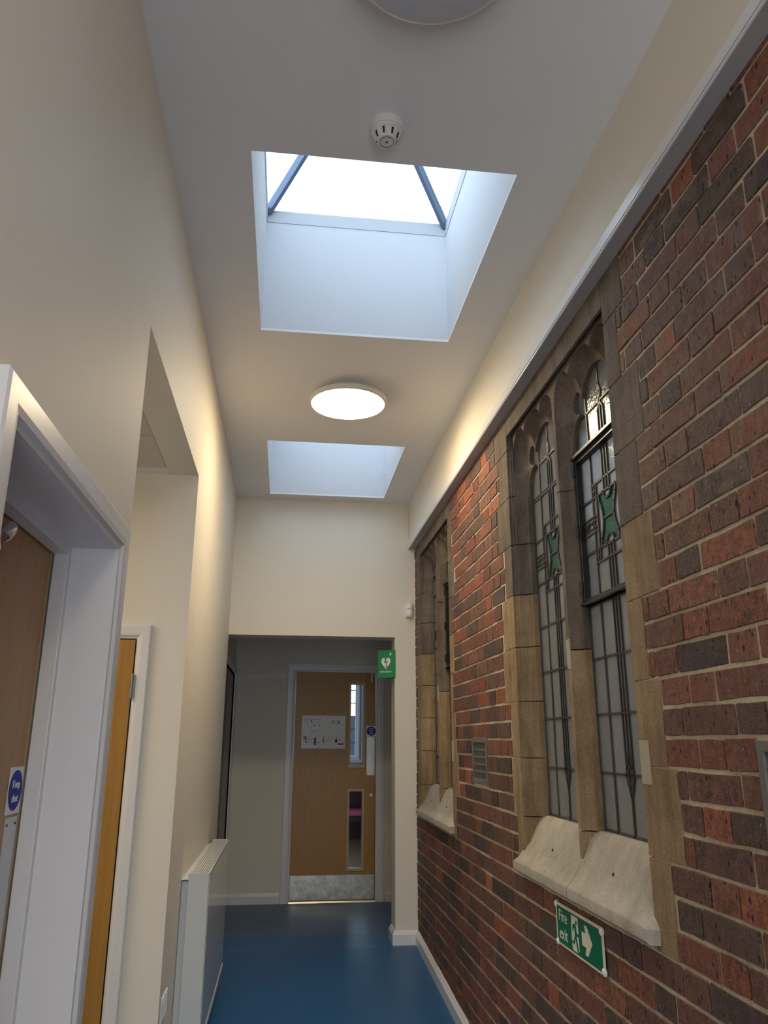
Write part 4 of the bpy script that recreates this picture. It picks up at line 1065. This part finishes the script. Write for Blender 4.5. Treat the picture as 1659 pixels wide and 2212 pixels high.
flat(ds, [(0.098,0.160),(0.104,0.160),(0.104,0.167),(0.111,0.167),(0.111,0.173),(0.104,0.173),(0.104,0.180),(0.098,0.180),(0.098,0.173),(0.091,0.173),(0.091,0.167),(0.098,0.167)], M['signwhite'], 'cross', FM)
put_text('defibrillator', 0.0205, ds, FM @ T(0.064, 0.038, 0.0012), M['signwhite'], align='CENTER')

# ------------------------------------------------------------------ signs on the end door
YS = LF0
bs = empty('door_sign', (0.816, YS, 1.404)); tag(bs, 'round blue Door must be kept closed sign on the end door', 'sign')
m = MB(); m.box(-0.046, 0.044, -0.0016, -0.0002, 0.0, 0.096); m.build('panel', M['signwhite'], bs)
def disc(r, cx, cz, n=32): return [(cx+r*math.cos(2*PI*i/n), cz+r*math.sin(2*PI*i/n)) for i in range(n)]
m = MB(); m.prism(disc(0.0425, 0.0, 0.048), 'y', -0.0024, -0.0016); m.build('blue_disc', M['blue'], bs)
for i, t in enumerate(('Door', 'must be', 'kept', 'closed')):
    put_text(t, 0.0175, bs, T(0, -0.0028, 0.067-0.0165*i) @ MF_Y, M['signwhite'], align='CENTER')
ep = empty('evacuation_plan', (0.162, YS, 1.294)); tag(ep, 'white laminated evacuation plan sheet taped on the end door', 'poster')
m = MB(); nx, nz = 24, 8; vs = []; fs = []
for i in range(nx+1):
    for j in range(nz+1):
        u, v = 0.410*i/nx, 0.297*j/nz; vs.append((u, -0.0015-0.0022*abs(math.sin(u*48))*(v/0.297)**3*(1 if u < 0.22 else .3), v))
for i in range(nx):
    for j in range(nz): fs.append((i*(nz+1)+j, (i+1)*(nz+1)+j, (i+1)*(nz+1)+j+1, i*(nz+1)+j+1))
m.add(vs, fs); m.build('sheet', M['paper'], ep, smooth=True)
PW, PH = 0.410, 0.297
def P2(px, py): return ((px-165)/(1478-165)*PW, PH-(py-155)/(1130-155)*PH)
def ink(x0, y0, x1, y1, mat, name='printing'):
    a, b = P2(x0, y1), P2(x1, y0)
    return (a[0], b[0], a[1], b[1], mat, name)
prints = {}
def pr(x0, y0, x1, y1, mat):
    a, b = P2(x0, y1), P2(x1, y0); prints.setdefault(mat, MB()).box(a[0], b[0], -0.0052, -0.0046, a[1], b[1])
rg = random.Random(3)
pr(215, 258, 745, 268, 'ink'); pr(210, 735, 1440, 738, 'ink'); pr(250, 1020, 1440, 1023, 'ink'); pr(1438, 735, 1441, 1022, 'ink'); pr(240, 300, 243, 640, 'ink')
for (x0, y0, x1, y1) in ((430,300,470,345),(480,300,484,400),(500,345,760,349),(490,350,494,470),(740,350,744,400),(460,440,530,444),(460,490,530,494),(460,440,464,490),(440,520,520,524),(440,520,444,600),(440,600,520,604),(540,430,580,460),(570,480,576,650),(680,400,700,480),(620,600,760,606),(640,570,690,574),(680,480,684,570),(420,660,600,664),(255,300,300,304),(330,310,350,350),(270,340,300,350),(320,380,345,400),(315,450,330,480),(320,500,330,520),(280,625,310,640),(208,640,220,680)):
    pr(x0, y0, x1, y1, 'ink')
pr(500, 615, 540, 640, 'redink'); pr(400, 668, 560, 672, 'redink'); pr(620, 630, 690, 634, 'redink')
pr(220, 775, 320, 805, 'black'); pr(220, 825, 320, 855, 'black'); pr(290, 865, 315, 985, 'black')
for i in range(5): pr(335, 785+i*42, rg.randint(420, 520), 790+i*42, 'ink')
pr(540, 815, 605, 1025, 'greenink'); pr(580, 770, 600, 808, 'greenink')
for i in range(2): pr(630, 785+i*42, rg.randint(690, 740), 790+i*42, 'ink')
pr(630, 950, 720, 972, 'ink')
for i in range(5): pr(805, 770+i*42, 840, 800+i*42, 'redink'); pr(855, 785+i*42, rg.randint(920, 1130), 790+i*42, 'ink')
pr(778, 890, 805, 930, 'redink'); pr(1190, 775, 1230, 830, 'yellowink'); pr(1170, 858, 1235, 950, 'black')
pr(1260, 865, 1360, 882, 'ink'); pr(1260, 790, 1340, 795, 'ink'); pr(1250, 975, 1420, 1020, 'ink')
pr(1070, 305, 1160, 320, 'ink'); pr(1210, 305, 1310, 320, 'ink'); pr(1095, 355, 1130, 385, 'black'); pr(1230, 355, 1300, 385, 'black')
for (a, b) in ((1045, 1185), (1190, 1330)): pr(a, 328, b, 331, 'ink'); pr(a, 402, b, 405, 'ink')
for y in (360, 430, 520, 610, 700): pr(860, y, rg.randint(1000, 1110), y+3, 'ink')
prints['ink'].box(0, 0.0001, -0.0052, -0.0046, 0, 0.0001)
names = {'ink': 'grey_print', 'black': 'black_print', 'redink': 'red_print', 'greenink': 'green_print', 'yellowink': 'yellow_print'}
for k, mbx in prints.items(): tag(mbx.build(names[k], M[k], ep, merge=False), kind='stuff')

# keep shut sign on the near left door
ks = empty('keep_shut_sign', (XD, 1.812, 1.212)); tag(ks, 'square blue Keep shut sign on the near left oak door', 'sign')
m = MB(); m.box(0.0004, 0.0018, -0.045, 0.041, 0, 0.094); m.build('panel', M['signwhite'], ks)
m = MB(); m.prism(disc(0.0405, -0.002, 0.047), 'x', 0.0018, 0.0026); m.build('blue_disc', M['blue'], ks)
put_text('Keep', 0.0225, ks, T(0.0030, -0.002, 0.052) @ MF_L, M['signwhite'], align='CENTER')
put_text('shut', 0.0225, ks, T(0.0030, -0.002, 0.024) @ MF_L, M['signwhite'], align='CENTER')
# notice on the passage door
nt = tag(MB().box(-0.10, 0.10, -0.0012, -0.0002, 0, 0.21).build('notice', M['paper'], None, (-0.796, RY1-0.0135, 1.405)), 'blank edge of white paper notice on the passage door', 'notice')
